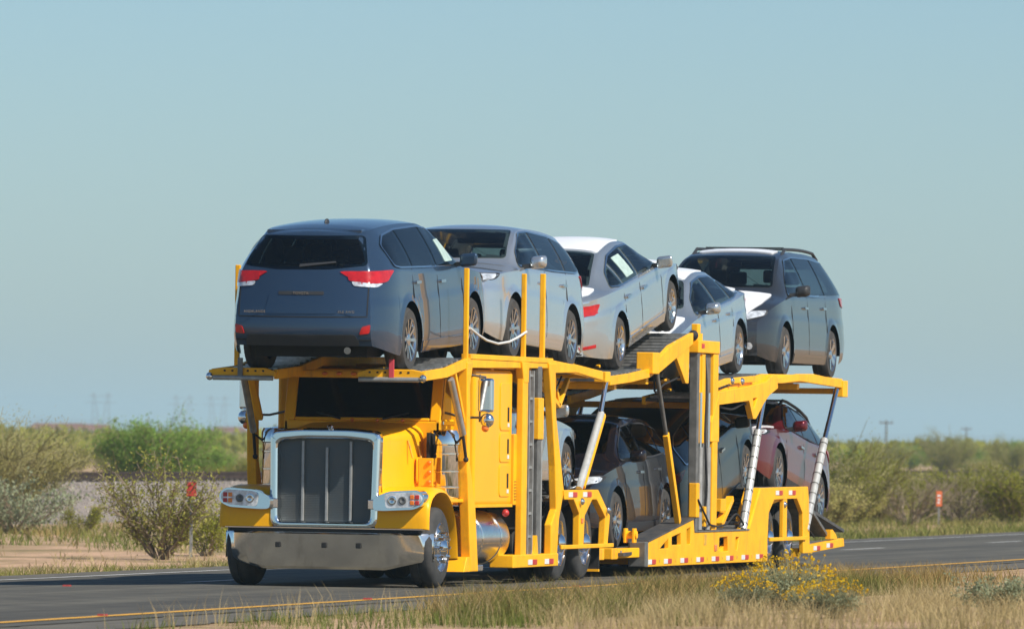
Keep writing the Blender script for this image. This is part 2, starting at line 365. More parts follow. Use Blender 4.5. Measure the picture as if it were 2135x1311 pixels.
# ------------------------------------------------------------------ the car-hauling tractor
truck = thing('car_hauler_truck', 'yellow long-nosed truck tractor with chrome grille and car rack', 'truck')
def T(mb, name, mat, parent=None, **k): return mb.obj(name, mat, parent or truck, **k)
Y = 'yellow'
def mir(poly, s): return [(-s * a if s > 0 else a, b) for a, b in poly]   # polygons are written for the left (negative y) side

# bumper: curved sheet with cut-up corners
ny = 48; V = []; F = []
for i in range(ny + 1):
    y = -1.22 + 2.44 * i / ny; a = abs(y); x = -0.08 + 0.3 * max(0, (a - 0.55) / 0.67) ** 3
    zb = 0.2 + 0.11 * min(1, max(0, (a - 0.72) / 0.45)); zt = 0.615
    for z, dx in ((zb, 0.07), (zb + 0.03, 0.035), (0.42, 0.014), (zt - 0.02, 0.0), (zt, 0.02), (zt, 0.09)): V.append((x + dx, y, z))
F = [(i * 6 + j, i * 6 + j + 1, (i + 1) * 6 + j + 1, (i + 1) * 6 + j) for i in range(ny) for j in range(5)]
mb = MB(); mb.add(V, F)
for s in (-1, 1): mb.add([(0.22, s * 1.22, 0.31), (0.22, s * 1.22, 0.615), (0.45, s * 1.2, 0.6), (0.45, s * 1.2, 0.36)], [(0, 1, 2, 3)])
bumper = T(mb, 'bumper', 'steel', smooth=True)
for y in (0.52, -0.02, -0.42):
    T(MB().box(-0.097, -0.07, y - 0.03, y + 0.03, 0.44, 0.5), 'tow_hole', 'under', bumper, bevel=0.008)
T(MB().box(-0.02, 0.3, -1.1, 1.1, 0.615, 0.655), 'bumper_gap', 'under')
T(MB().box(-0.035, 0.1, -1.16, 1.16, 0.652, 0.672), 'sill_strip', 'chrome', bevel=0.006)

# grille
outer = rpoly([(-0.63, 0.672), (0.63, 0.672), (0.645, 1.755), (0.3, 1.785), (-0.3, 1.785), (-0.645, 1.755)], 0.095, 7)
inner = rpoly([(-0.535, 0.73), (0.535, 0.73), (0.55, 1.635), (0.25, 1.665), (-0.25, 1.665), (-0.55, 1.635)], 0.07, 6)
gs = MB().plate(outer, 'x', -0.07, 0.10, [inner]); gs.v = [(x + 0.03 * (z - 0.67), y, z) for x, y, z in gs.v]
sur = T(gs, 'grille_surround', 'chrome', bevel=0.038, seg=5)
T(MB().box(0.10, 0.12, -0.58, 0.58, 0.70, 1.70), 'grille_screen', 'mesh')
mb = MB()
for i in range(46): mb.box(0.085, 0.1, -0.55, 0.55, 0.75 + 0.0193 * i, 0.757 + 0.0193 * i)
tag(T(mb, 'grille_wires', 'mesh'), kind='stuff')
for y in (0.28, 0.0, -0.28): T(MB().box(0.05, 0.084, y - 0.015, y + 0.015, 0.74, 1.64 if y else 1.57), 'grille_bar', 'lightsteel', bevel=0.006)
T(MB().ball((-0.02, -0.06, 1.80), 0.05, (1.6, 0.7, 0.6)), 'hood_ornament', 'chrome', smooth=True)

# hood: lofted
st = [(0.10, 0.635, 1.745, 0.10), (0.4, 0.66, 1.775, 0.13), (0.9, 0.69, 1.80, 0.15), (1.3, 0.72, 1.83, 0.16), (1.62, 0.75, 1.86, 0.17)]
V = []; k = 0
for x, w, zt, r in st:
    sec = [(-w - 0.03, 0.80), (-w, 1.15), (-w + 0.005, zt - r)] + [(-w + r - r * math.cos(a), zt - r + r * math.sin(a)) for a in [R(22), R(45), R(68), R(90)]]
    sec += [(-w * 0.4, zt + 0.015), (0, zt + 0.02)]; sec = sec + [(-y, z) for y, z in reversed(sec[:-1])]
    V += [(x, y, z) for y, z in sec]; k = len(sec)
F = [(i * k + j, i * k + j + 1, (i + 1) * k + j + 1, (i + 1) * k + j) for i in range(len(st) - 1) for j in range(k - 1)]
mb = MB(); mb.add(V, F); hood = T(mb, 'hood', 'yellow_gloss', smooth=True)
for s in (-1, 1):
    T(MB().plate(rpoly([(1.18, 1.17), (1.56, 1.17), (1.56, 1.47), (1.18, 1.47)], 0.06), 'y', s * 0.757, s * 0.735), 'hood_side_hatch', 'yellow_gloss', hood, bevel=0.006)
    T(MB().box(1.44, 1.5, s * 0.765, s * 0.75, 1.24, 1.44), 'vent_slot', 'under', hood)
    T(MB().box(1.43, 1.5, s * 0.768, s * 0.75, 1.17, 1.21), 'white_label', 'whitetape', hood)
    for x in (0.95, 1.32):
        T(MB().path([(x, s * (0.70 + 0.06 * t), 1.66 - 0.2 * t) for t in (0, 0.5, 1)], 0.012), 'hood_seam', 'yellow_edge', hood)

# fenders, headlights, front wheels
path = [(-0.05, 0.672), (-0.05, 0.78), (-0.03, 0.92), (0.06, 1.04), (0.22, 1.115), (0.45, 1.14), (0.68, 1.125), (0.9, 1.05), (1.08, 0.92), (1.21, 0.74), (1.29, 0.52), (1.33, 0.3)]
def smooth_path(p, m=4):
    fx = curve1(list(enumerate([q[0] for q in p]))); fz = curve1(list(enumerate([q[1] for q in p])))
    return [(fx(i / m), fz(i / m)) for i in range((len(p) - 1) * m + 1)]
sp = smooth_path(path); cx, cz = 0.6, 0.55
for s in (-1, 1):
    rows = [(0.60, 1.0), (1.02, 1.0), (1.12, 0.995), (1.18, 0.975), (1.215, 0.94), (1.225, 0.90), (1.21, 0.89), (1.12, 0.90), (0.6, 0.91)]
    V = []
    for (y, sc) in rows:
        for (x, z) in sp: V.append((cx + (x - cx) * (sc if x > 0.1 else 0.5 + 0.5 * sc), s * y, max(0.3, cz + (z - cz) * sc)))
    n = len(sp); F = [(i * n + j, i * n + j + 1, (i + 1) * n + j + 1, (i + 1) * n + j) for i in range(len(rows) - 1) for j in range(n - 1)]
    mb = MB(); mb.add(V, F); T(mb, 'fender', 'yellow_gloss', smooth=True)
    T(MB().box(0.2, 1.1, s * 0.62, s * 0.66, 0.5, 1.05), 'inner_wing', 'under')
    hp = rpoly([(-0.60, 1.01), (-0.78, 1.085), (-1.12, 1.105), (-1.20, 1.04), (-1.19, 0.94), (-1.08, 0.885), (-0.72, 0.865), (-0.60, 0.87)], 0.05)
    hb = MB().plate([(s * -a, b) for a, b in hp], 'x', -0.15, 0.12); hb.v = [(x + 0.04 * (z - 0.98), y, z) for x, y, z in hb.v]
    hl = T(hb, 'headlight', 'chrome', bevel=0.03, seg=3)
    lp = rpoly([(-0.735, 1.045), (-0.8, 1.068), (-1.11, 1.082), (-1.175, 1.03), (-1.165, 0.955), (-1.07, 0.91), (-0.755, 0.895)], 0.035)
    T(MB().plate([(s * -a, b) for a, b in lp], 'x', -0.17, -0.145), 'lens', 'lens', hl, bevel=0.012)
    for yy, rr in ((0.83, 0.05), (0.95, 0.045)):
        T(MB().lathe([(0.001, 0.0), (rr * 0.7, -0.012), (rr, -0.008), (rr * 1.05, 0.02)], (-0.17, s * yy, 0.985), 'x', 18), 'lamp_bowl', 'chrome' if yy < 0.9 else 'greysteel', hl, smooth=True)
    for yy in (1.06, 1.12):
        for zz in (0.96, 1.025): T(MB().box(-0.18, -0.165, s * yy - 0.024, s * yy + 0.024, zz - 0.024, zz + 0.024), 'turn_signal', 'amber' if yy < 1.1 else 'redtape', hl, bevel=0.006)
    T(MB().box(-0.08, 0.1, s * 0.58 - 0.05, s * 0.58 + 0.06, 0.88, 0.99), 'headlight_bracket', 'chrome', hl, bevel=0.01)
    # bracket with three amber lamps
    br = T(MB().box(1.2, 1.235, s * 0.76, s * 0.93, 1.14, 1.46), 'lamp_bracket', Y, bevel=0.006)
    for zz in (1.19, 1.3, 1.41): T(MB().ball((1.19, s * 0.89, zz), 0.027, (0.8, 1, 1)), 'amber_lamp', 'amber', br, smooth=True)
    # air cleaner
    ac = T(MB().lathe([(0.0, 0.0), (0.17, 0.0), (0.175, 0.02), (0.175, 0.6), (0.19, 0.61), (0.19, 0.72), (0.17, 0.77), (0.0, 0.79)], (1.52, s * 1.0, 1.01), 'z', 28), 'air_cleaner', 'chrome', smooth=True)
    for zz in (1.12, 1.3, 1.5): T(MB().lathe([(0.176, 0), (0.181, 0.004), (0.181, 0.022), (0.176, 0.026)], (1.52, s * 1.0, zz), 'z', 28), 'band', 'steel', ac, smooth=True)
    T(MB().box(1.32, 1.5, s * 0.82, s * 0.85, 1.46, 1.75), 'intake_grille', 'under', ac)

def big_wheel(x, y, s, r=0.46, w=0.28, kind='drive', parent=None):
    """truck wheel: tyre part with rim, hub and nuts as sub-parts; outer face towards s*y"""
    prof = [(r * 0.6, w / 2), (r * 0.70, w / 2 + 0.004), (r * 0.86, w / 2), (r * 0.96, w / 2 - 0.025), (r, w / 2 - 0.06), (r, 0.02), (r - 0.012, 0.015), (r - 0.012, -0.015), (r, -0.02), (r, -w / 2 + 0.06), (r * 0.96, -w / 2 + 0.025), (r * 0.86, -w / 2), (r * 0.6, -w / 2)]
    c = (x, y, r)
    ty = MB().lathe(prof, c, 'y', 40)
    if kind != 'front': ty.lathe(prof, (x, y - s * (w + 0.05), r), 'y', 40)
    t = ty.obj('wheel', 'tyre', parent, smooth=True); o = s
    if kind == 'front': pr = [(r * 0.63, o * (w / 2 - 0.005)), (r * 0.6, o * (w / 2 + 0.012)), (r * 0.57, o * (w / 2 - 0.02)), (r * 0.5, o * (w / 2 - 0.03)), (r * 0.36, o * (w / 2 + 0.0)), (r * 0.26, o * (w / 2 + 0.02)), (0.0, o * (w / 2 + 0.02))]
    else: pr = [(r * 0.63, o * (w / 2 - 0.005)), (r * 0.6, o * (w / 2 + 0.012)), (r * 0.56, o * (w / 2 - 0.02)), (r * 0.53, o * (w / 2 - 0.10)), (r * 0.4, o * (w / 2 - 0.13)), (0.0, o * (w / 2 - 0.13))]
    MB().lathe(pr, c, 'y', 36).obj('rim', 'alu', t, smooth=True)
    hub = MB().lathe([(r * 0.27, o * (w / 2 - 0.12)), (r * 0.25, o * (w / 2 + 0.03)), (r * 0.16, o * (w / 2 + 0.07)), (0, o * (w / 2 + 0.085))], c, 'y', 20)
    hub.obj('hub', 'chrome', t, smooth=True)
    nb = MB(); L = 0.075 if kind == 'front' else 0.035; base = w / 2 + (0.0 if kind == 'front' else -0.13)
    for i in range(10):
        a = 2 * math.pi * i / 10; p = Vector((x + r * 0.36 * math.cos(a), y + o * base, r + r * 0.36 * math.sin(a)))
        nb.tube(p, p + Vector((0, o * L, 0)), 0.024, 8, 0.016)
    tag(nb.obj('lug_nuts', 'chrome', t, smooth=True), kind='stuff')
    return t
for s in (-1, 1):
    big_wheel(0.58, s * 1.06, s, 0.455, 0.28, 'front', truck)
    big_wheel(6.0, s * 1.09, s, 0.455, 0.26, 'drive', truck); big_wheel(7.24, s * 1.09, s, 0.455, 0.26, 'drive', truck)
for x in (0.58, 6.0, 7.24): T(MB().tube((x, -1.0, 0.45), (x, 1.0, 0.45), 0.07), 'axle', 'under')
for s in (-1, 1): T(MB().box(0.3, 8.6, s * 0.43 - 0.05, s * 0.43 + 0.05, 0.52, 0.82), 'frame_rail', 'under')
T(MB().box(0.25, 1.7, -0.38, 0.38, 0.45, 1.2), 'engine', 'under', bevel=0.05)
T(MB().box(4.2, 8.2, -0.8, 0.8, 0.62, 0.86), 'rear_chassis', 'under')

# cab and sleeper
cabsec = lambda x, w, zt: [(x, -w, 0.95), (x, -w, zt - 0.12), (x, -w + 0.1, zt), (x, w - 0.1, zt), (x, w, zt - 0.12), (x, w, 0.95)]
V = cabsec(1.5, 0.90, 1.9) + [(1.5, -0.9, 1.9)] * 0
mb = MB()
side_cab = [(1.5, 0.92), (1.5, 1.88), (1.66, 2.44), (1.75, 2.47), (2.2, 2.47), (2.2, 0.92)]
win = rpoly([(1.64, 1.9), (2.12, 1.9), (2.12, 2.36), (1.76, 2.36)], 0.05)
for s in (-1, 1): mb.plate(side_cab, 'y', s * 0.93, s * 0.87, [win])
wsx = lambda z: 1.5 + (z - 1.88) * 0.285
def wsplate(y0, y1, z0, z1, t0, t1):
    return [(wsx(z0) + t0, y0, z0), (wsx(z0) + t0, y1, z0), (wsx(z1) + t0, y1, z1), (wsx(z1) + t0, y0, z1), (wsx(z0) + t1, y0, z0), (wsx(z0) + t1, y1, z0), (wsx(z1) + t1, y1, z1), (wsx(z1) + t1, y0, z1)]
hexf = [(0, 1, 2, 3), (7, 6, 5, 4), (0, 4, 5, 1), (1, 5, 6, 2), (2, 6, 7, 3), (3, 7, 4, 0)]
for y0, y1, z0, z1 in ((-0.93, -0.80, 1.88, 2.44), (0.80, 0.93, 1.88, 2.44), (-0.80, 0.80, 1.88, 1.915), (-0.80, 0.80, 2.40, 2.44)): mb.add(wsplate(y0, y1, z0, z1, 0, 0.07), hexf)
mb.box(1.5, 1.56, -0.93, 0.93, 0.92, 1.88).box(1.68, 2.2, -0.87, 0.87, 2.42, 2.47)
cab = T(mb, 'cab', 'yellow_gloss', bevel=0.025, seg=3)
mb = MB(); mb.add(wsplate(-0.8, 0.8, 1.915, 2.40, 0.03, 0.04), hexf); T(mb, 'windshield', 'glass_truck', cab)
for s in (-1, 1):
    T(MB().plate(win, 'y', s * 0.9, s * 0.89), 'door_window', 'glass', cab)
    T(MB().box(1.6, 2.14, s * 0.945, s * 0.925, 1.84, 1.885), 'window_sill', 'chrome', cab, bevel=0.008)
    T(MB().box(2.05, 2.16, s * 0.955, s * 0.925, 1.6, 1.63), 'door_handle', 'chrome', cab)
    T(MB().tube((1.48, s * 0.25, 1.9), (1.52, s * 0.55, 1.97), 0.012), 'wiper', 'black', cab)
for i, y in enumerate((-0.5, -0.2, 0.1)): T(MB().ball((1.45, y, 1.885), 0.022), 'cowl_knob', 'amber', cab, smooth=True)
T(MB().box(1.75, 2.1, -0.7, 0.7, 1.2, 2.1), 'cab_interior', 'under', cab)
slp = MB().box(2.1, 3.85, -1.18, 1.18, 0.92, 2.49)
sleeper = T(slp, 'sleeper', 'yellow_gloss', bevel=0.05, seg=4)
for s in (-1, 1):
    for z0, z1 in ((1.79, 2.34), (1.42, 1.76), (1.02, 1.39)):
        d = T(MB().plate(rpoly([(3.24, z0), (3.74, z0), (3.74, z1), (3.24, z1)], 0.07), 'y', s * 1.19, s * 1.175), 'locker_door', 'yellow_gloss', sleeper, bevel=0.005)
        T(MB().box(3.57, 3.63, s * 1.196, s * 1.18, z0 + 0.1, z0 + 0.27), 'latch', 'under', d)
        T(MB().box(3.57, 3.64, s * 1.197, s * 1.18, z0 + 0.04, z0 + 0.085), 'sticker', 'whitetape', d)
    T(MB().box(2.1, 3.85, s * 1.19, s * 1.1, 0.9, 0.935), 'sill_rail', Y, sleeper)
    T(MB().box(3.87, 4.02, s * 1.2, s * 0.9, 0.92, 1.75), 'side_locker', Y, bevel=0.01)
    wt = MB()
    for i in range(7): wt.box(3.88, 4.01, s * 1.204, s * 1.198, 0.98 + 0.035 * i, 0.988 + 0.035 * i)
    tag(T(wt, 'warning_text_lines', 'under'), kind='stuff')
    T(MB().box(0.95, 1.75, s * 1.2, s * 0.75, 0.96, 1.0), 'cab_step_panel', 'yellow_gloss', bevel=0.01)
    tank = T(MB().lathe([(0, 0), (0.28, 0.0), (0.31, 0.03), (0.31, 1.6), (0.28, 1.63), (0, 1.63)], (2.15, s * 0.88, 0.54), 'x', 36), 'fuel_tank', 'alu', smooth=True)
    for xx in (2.5, 3.35): T(MB().lathe([(0.311, 0), (0.318, 0.005), (0.318, 0.055), (0.311, 0.06)], (xx, s * 0.88, 0.54), 'x', 36), 'tank_strap', 'steel', tank, smooth=True)
    T(MB().box(2.1, 2.5, s * 1.2, s * 0.9, 0.17, 0.24), 'step', 'alu', bevel=0.01)
    T(MB().ball((3.5, s * 1.2, 0.83), 0.045), 'round_marker', 'redtape', smooth=True)
    # mirror on tubular arms
    mr = T(MB().box(1.62, 1.74, s * 1.42 - 0.085, s * 1.42 + 0.085, 1.99, 2.38), 'mirror', 'chrome', bevel=0.03, seg=3)
    T(MB().ball((1.66, s * 1.44, 1.9), 0.085, (0.8, 1, 1)), 'round_mirror', 'chrome', mr, smooth=True)
    T(MB().ball((1.66, s * 1.42, 1.81), 0.045), 'mirror_lamp', 'amber', mr, smooth=True)
    T(MB().path([(1.7, s * 0.93, 2.38), (1.68, s * 1.2, 2.42), (1.67, s * 1.42, 2.39)], 0.014).path([(1.7, s * 0.93, 1.98), (1.68, s * 1.15, 1.93), (1.67, s * 1.42, 1.93)], 0.014).path([(1.67, s * 1.35, 2.42), (1.67, s * 1.35, 1.88)], 0.012), 'mirror_bracket', 'greysteel', mr)

# rack on the tractor, both sides
def refl(parent, x, z, y, s, tilt=0.0):
    T(MB().box(x - 0.2, x - 0.002, y - s * 0.001, y + s * 0.006, z - 0.03, z + 0.03), 'white_reflector', 'whitetape', parent)
    T(MB().box(x + 0.002, x + 0.22, y - s * 0.001, y + s * 0.006, z - 0.03, z + 0.03), 'red_reflector', 'redtape', parent)

def deck_track(parent, pts, y0, y1, name='deck_track', edge=True):
    """ribbed wheel track following (x,z) points between y0 and y1, with yellow edge beams"""
    mb = MB(); rb = MB(); ed = MB()
    for (xa, za), (xb, zb) in zip(pts[:-1], pts[1:]):
        mb.add([(xa, y0, za), (xb, y0, zb), (xb, y1, zb), (xa, y1, za), (xa, y0, za - 0.04), (xb, y0, zb - 0.04), (xb, y1, zb - 0.04), (xa, y1, za - 0.04)], hexf)
        n = max(1, int((xb - xa) / 0.2))
        for i in range(n):
            t = (i + 0.5) / n; x = xa + (xb - xa) * t; z = za + (zb - za) * t
            rb.bar((x, y0 + 0.05, z + 0.012), (x, y1 - 0.05, z + 0.012), 0.09, 0.03)
        for yy in (y0 - 0.025, y1 + 0.025): ed.bar((xa, yy, za - 0.03), (xb, yy, zb - 0.03), 0.05, 0.11)
    d = mb.obj(name, 'darkdeck', parent)
    tag(rb.obj('track_ribs', 'decklight', d), kind='stuff')
    if edge: ed.obj('edge_beam', Y, d, bevel=0.006)
    return d

tdeck = [(-0.35, 2.41), (0.6, 2.46), (1.5, 2.58), (5.2, 2.62), (6.5, 2.57), (7.95, 2.51)]
for s in (-1, 1):
    ya, yb = sorted((s * 0.52, s * 1.2))
    deck_track(truck, tdeck, ya, yb, 'upper_track')
    hd = T(MB().plate([(s * 0.48, 2.35), (s * 1.26, 2.35), (s * 1.26, 2.42), (s * 1.1, 2.45), (s * 0.6, 2.45), (s * 0.48, 2.41)], 'x', -0.43, -0.34), 'track_end', Y, bevel=0.008)
    T(MB().tube((-0.45, s * 0.5, 2.335), (-0.45, s * 1.2, 2.335), 0.028), 'roller', 'lightsteel', hd)
    T(MB().ball((-0.45, s * 1.24, 2.35), 0.045), 'chain_knob', 'chrome', hd, smooth=True)
    hm = MB()
    for i in range(6): hm.box(-0.434, -0.42, s * (0.62 + 0.09 * i) - 0.012, s * (0.62 + 0.09 * i) + 0.012, 2.405, 2.425)
    tag(T(hm, 'bolt_holes', 'under', hd), kind='stuff')
    T(MB().bar((-0.46, s * 0.88, 2.56), (-0.46, s * 0.88, 2.34), 0.06, 0.015, (1, 0, 0)), 'tie_strap', 'strap' if s < 0 else 'greysteel', bevel=0.004)
    # front leg P1, stake and its strut
    T(MB().plate([(1.42, 2.56), (1.70, 2.56), (1.58, 2.30), (1.62, 1.4), (1.88, 0.92), (2.05, 0.17), (1.70, 0.17), (1.50, 1.3), (1.44, 2.25)], 'y', -1.26 if s < 0 else 1.36, -1.15 if s < 0 else 1.25), 'rack_leg', Y, bevel=0.012)
    T(MB().plate([(1.42, 0.17), (2.05, 0.17), (2.05, 0.2), (1.9, 0.34), (1.55, 0.34)], 'y', s * 1.255, s * 1.0), 'leg_foot', Y, bevel=0.008)
    T(MB().bar((1.0, s * 1.2, 2.46), (1.47, s * 1.2, 1.88), 0.07, 0.06), 'leg_brace', Y, bevel=0.008)
    cy = T(MB().tube((0.84, s * 1.22, 2.36), (1.34, s * 1.24, 1.74), 0.04), 'tilt_cylinder', 'lightsteel', smooth=True)
    T(MB().tube((1.34, s * 1.24, 1.74), (1.46, s * 1.25, 1.46), 0.018).ball((1.46, s * 1.25, 1.45), 0.032), 'hose_end', 'black', cy, smooth=True)
    sxx, syy = (1.53, -1.21) if s < 0 else (0.83, 1.30)
    T(MB().bar((sxx, syy, 2.42), (sxx, syy, 3.63), 0.055, 0.055, (1, 0, 0)), 'stake', Y, bevel=0.008)
    # side beam P1-P2-P3
    bm_ = T(MB().box(1.6, 5.45, s * 1.26 if s < 0 else 1.14, -1.14 if s < 0 else 1.26, 2.595, 2.655).box(1.66, 5.4, s * 1.17 if s < 0 else 1.13, -1.13 if s < 0 else 1.17, 2.50, 2.595), 'side_beam', Y, bevel=0.008)
    for x in (2.3, 2.42, 2.7, 2.95, 3.1, 3.4, 3.65, 3.75): T(MB().ball((x, s * 1.175, 2.555), 0.018), 'small_lamp', 'amber' if x in (2.7, 3.4) else 'yellow_edge', bm_, smooth=True)
    # P2 post with stake, ladder, sliding column, P3 leg
    T(MB().box(3.98, 4.22, min(s * 1.27, s * 1.19), max(s * 1.27, s * 1.19), 0.2, 2.595).plate([(3.9, 2.595), (4.24, 2.595), (4.22, 2.35), (4.0, 2.35)], 'y', s * 1.275, s * 1.18), 'rack_post', Y, bevel=0.01)
    T(MB().bar((4.17, s * 1.215, 2.6), (4.17, s * 1.215, 3.63), 0.055, 0.055, (1, 0, 0)), 'stake', Y, bevel=0.008)
    T(MB().bar((5.07, s * 1.215, 2.6), (5.07, s * 1.215, 3.65), 0.06, 0.06, (1, 0, 0)), 'stake', Y, bevel=0.008)
    ld = T(MB().bar((4.36, s * 1.23, 0.34), (4.36, s * 1.23, 2.5), 0.035, 0.05, (0, 1, 0)).bar((4.56, s * 1.23, 0.34), (4.56, s * 1.23, 2.5), 0.035, 0.05, (0, 1, 0)), 'ladder', 'lightsteel')
    for i in range(8): T(MB().bar((4.36, s * 1.23, 0.55 + 0.27 * i), (4.56, s * 1.23, 0.55 + 0.27 * i), 0.03, 0.03), 'rung', 'lightsteel', ld)
    colm = T(MB().box(4.75, 4.93, min(s * 1.26, s * 1.12), max(s * 1.26, s * 1.12), 0.3, 2.55), 'sliding_column', 'greysteel', bevel=0.01)
    T(MB().box(4.72, 4.97, min(s * 1.275, s * 1.1), max(s * 1.275, s * 1.1), 1.69, 2.18), 'column_sleeve', Y, colm, bevel=0.01)
    T(MB().tube((4.965, s * 1.24, 0.35), (4.965, s * 1.24, 1.69), 0.022), 'lift_rod', 'lightsteel', colm)
    T(MB().plate([(5.2, 2.6), (5.52, 2.6), (5.58, 2.0), (5.88, 1.38), (6.02, 1.09), (5.80, 0.75), (5.72, 0.29), (5.42, 0.29), (5.42, 0.68), (5.66, 0.86), (5.58, 1.38), (5.38, 2.08)], 'y', s * 1.27, s * 1.18), 'rear_leg', Y, bevel=0.012)
    bp_ = T(MB().box(3.55, 5.72, min(s * 1.285, s * 1.0), max(s * 1.285, s * 1.0), 0.19, 0.34), 'base_plate', Y, bevel=0.01)
    T(MB().plate([(4.55, 0.34), (4.8, 0.34), (4.74, 0.56)], 'y', s * 1.27, s * 1.2), 'gusset', Y, bp_)
    refl(bp_, 4.45, 0.25, s * 1.287, s); refl(bp_, 5.25, 0.25, s * 1.287, s)
    # frame over the drive wheels
    wf = T(MB().plate([(5.95, 1.09), (7.69, 1.09), (8.16, 0.85), (8.31, 0.77), (8.2, 0.42), (8.03, 0.42), (8.08, 0.75), (7.62, 0.97), (7.38, 0.97), (7.02, 0.78), (6.97, 0.42), (6.74, 0.42), (6.74, 0.80), (6.46, 0.975), (6.0, 0.975)], 'y', s * 1.285, s * 1.2), 'wheel_frame', Y, bevel=0.01)
    T(MB().box(5.8, 8.42, min(s * 1.31, s * 1.285), max(s * 1.31, s * 1.285), 0.385, 0.435), 'guard_bar', Y, wf, bevel=0.008)
    refl(wf, 6.38, 1.035, s * 1.287, s); refl(wf, 7.1, 1.035, s * 1.287, s)
    for x, z in ((6.77, 0.95), (8.12, 0.84)): T(MB().ball((x, s * 1.30, z), 0.045), 'shiny_knob', 'chrome', wf, smooth=True)
    T(MB().box(6.82, 6.92, s * 1.287, s * 1.295, 0.69, 0.75), 'side_lamp', 'amber', wf, bevel=0.004)
    T(MB().ball((8.28, s * 1.25, 0.68), 0.035), 'rear_lamp', 'redtape', wf, smooth=True)
    T(MB().box(8.1, 8.13, min(s * 1.2, s * 0.65), max(s * 1.2, s * 0.65), 0.12, 0.62), 'mudflap', 'black')
    T(MB().box(8.09, 8.14, min(s * 1.2, s * 0.65), max(s * 1.2, s * 0.65), 0.09, 0.12), 'mudflap_weight', Y)
    # rear lift cylinder, rear deck brackets, V strut
    lc = T(MB().tube((6.88, s * 1.24, 1.1), (7.95, s * 1.24, 2.02), 0.045), 'lift_cylinder', 'cylinder', smooth=True)
    T(MB().tube((7.9, s * 1.24, 1.98), (8.22, s * 1.24, 2.46), 0.03), 'chrome_rod', 'chrome', lc, smooth=True)
    T(MB().bar((7.05, s * 1.25, 1.12), (8.06, s * 1.25, 2.0), 0.05, 0.05), 'cylinder_brace', Y, lc, bevel=0.006)
    T(MB().box(8.05, 8.3, min(s * 1.27, s * 1.12), max(s * 1.27, s * 1.12), 2.40, 2.53), 'pivot_bracket', Y, bevel=0.01)
    T(MB().bar((5.85, s * 1.0, 2.36), (6.75, s * 1.0, 2.1), 0.06, 0.06).bar((6.75, s * 1.0, 2.1), (7.2, s * 1.0, 2.42), 0.06, 0.06).bar((6.45, s * 1.0, 2.5), (6.75, s * 1.0, 2.1), 0.06, 0.06), 'v_strut', Y, bevel=0.006)
    T(MB().plate([(5.45, 2.48), (6.6, 2.50), (7.95, 2.42), (7.95, 2.53), (6.55, 2.6), (5.45, 2.6)], 'y', s * 1.262, s * 1.225), 'rear_side_beam', Y, bevel=0.008)
    # lower deck for the car behind the sleeper
    ya, yb = sorted((s * 0.55, s * 1.1))
    deck_track(truck, [(4.0, 0.99), (8.3, 0.99)], ya, yb, 'lower_track', edge=False)
for x in (0.7, 3.0, 5.3, 7.6): T(MB().box(x - 0.06, x + 0.06, -1.15, 1.15, 2.36 if x < 1 else 2.44, 2.44 if x < 1 else 2.54), 'cross_beam', Y, bevel=0.008)
for y in (0.2, 0.03, -0.14): T(MB().ball((0.62, y, 2.405), 0.026, (0.8, 1.3, 0.8)), 'roof_marker_lamp', 'amber', smooth=True)
T(MB().path([(1.55, -1.25, 2.95)] + [(1.55 + 2.6 * t, -1.25, 2.95 - 0.16 * math.sin(math.pi * t)) for t in (0.15, 0.3, 0.5, 0.7, 0.85)] + [(4.17, -1.25, 2.95)], 0.014), 'slack_rope', 'rope')
for s in (-1, 1):   # hydraulic hoses and tie-down chains
    hoses = [[(4.62, s * 1.2, 2.5), (4.66, s * 1.22, 2.0), (4.63, s * 1.21, 1.4), (4.68, s * 1.22, 0.7), (4.64, s * 1.2, 0.34)], [(5.6, s * 1.15, 2.5), (5.75, s * 1.12, 2.3), (6.1, s * 1.1, 2.25), (6.5, s * 1.1, 2.45)], [(1.35, s * 1.22, 1.7), (1.5, s * 1.1, 1.55), (1.7, s * 1.1, 1.2), (1.8, s * 1.1, 0.8)], [(6.9, s * 1.2, 1.15), (6.6, s * 1.18, 1.3), (6.2, s * 1.15, 1.15), (5.95, s * 1.12, 0.9)]]
    for h in hoses: T(MB().path([tuple(curve1([(i, p[k]) for i, p in enumerate(h)])(t) for k in range(3)) for t in np.linspace(0, len(h) - 1, 16)], 0.013, 6), 'hydraulic_hose', 'black', smooth=True)
T(MB().bar((8.0, 0, 0.3), (10.2, 0, 0.3), 0.5, 0.14), 'stinger_hitch', Y, bevel=0.01)
T(MB().box(8.3, 8.8, -1.1, 1.1, 0.22, 0.36), 'hitch_crossbar', Y, bevel=0.01)
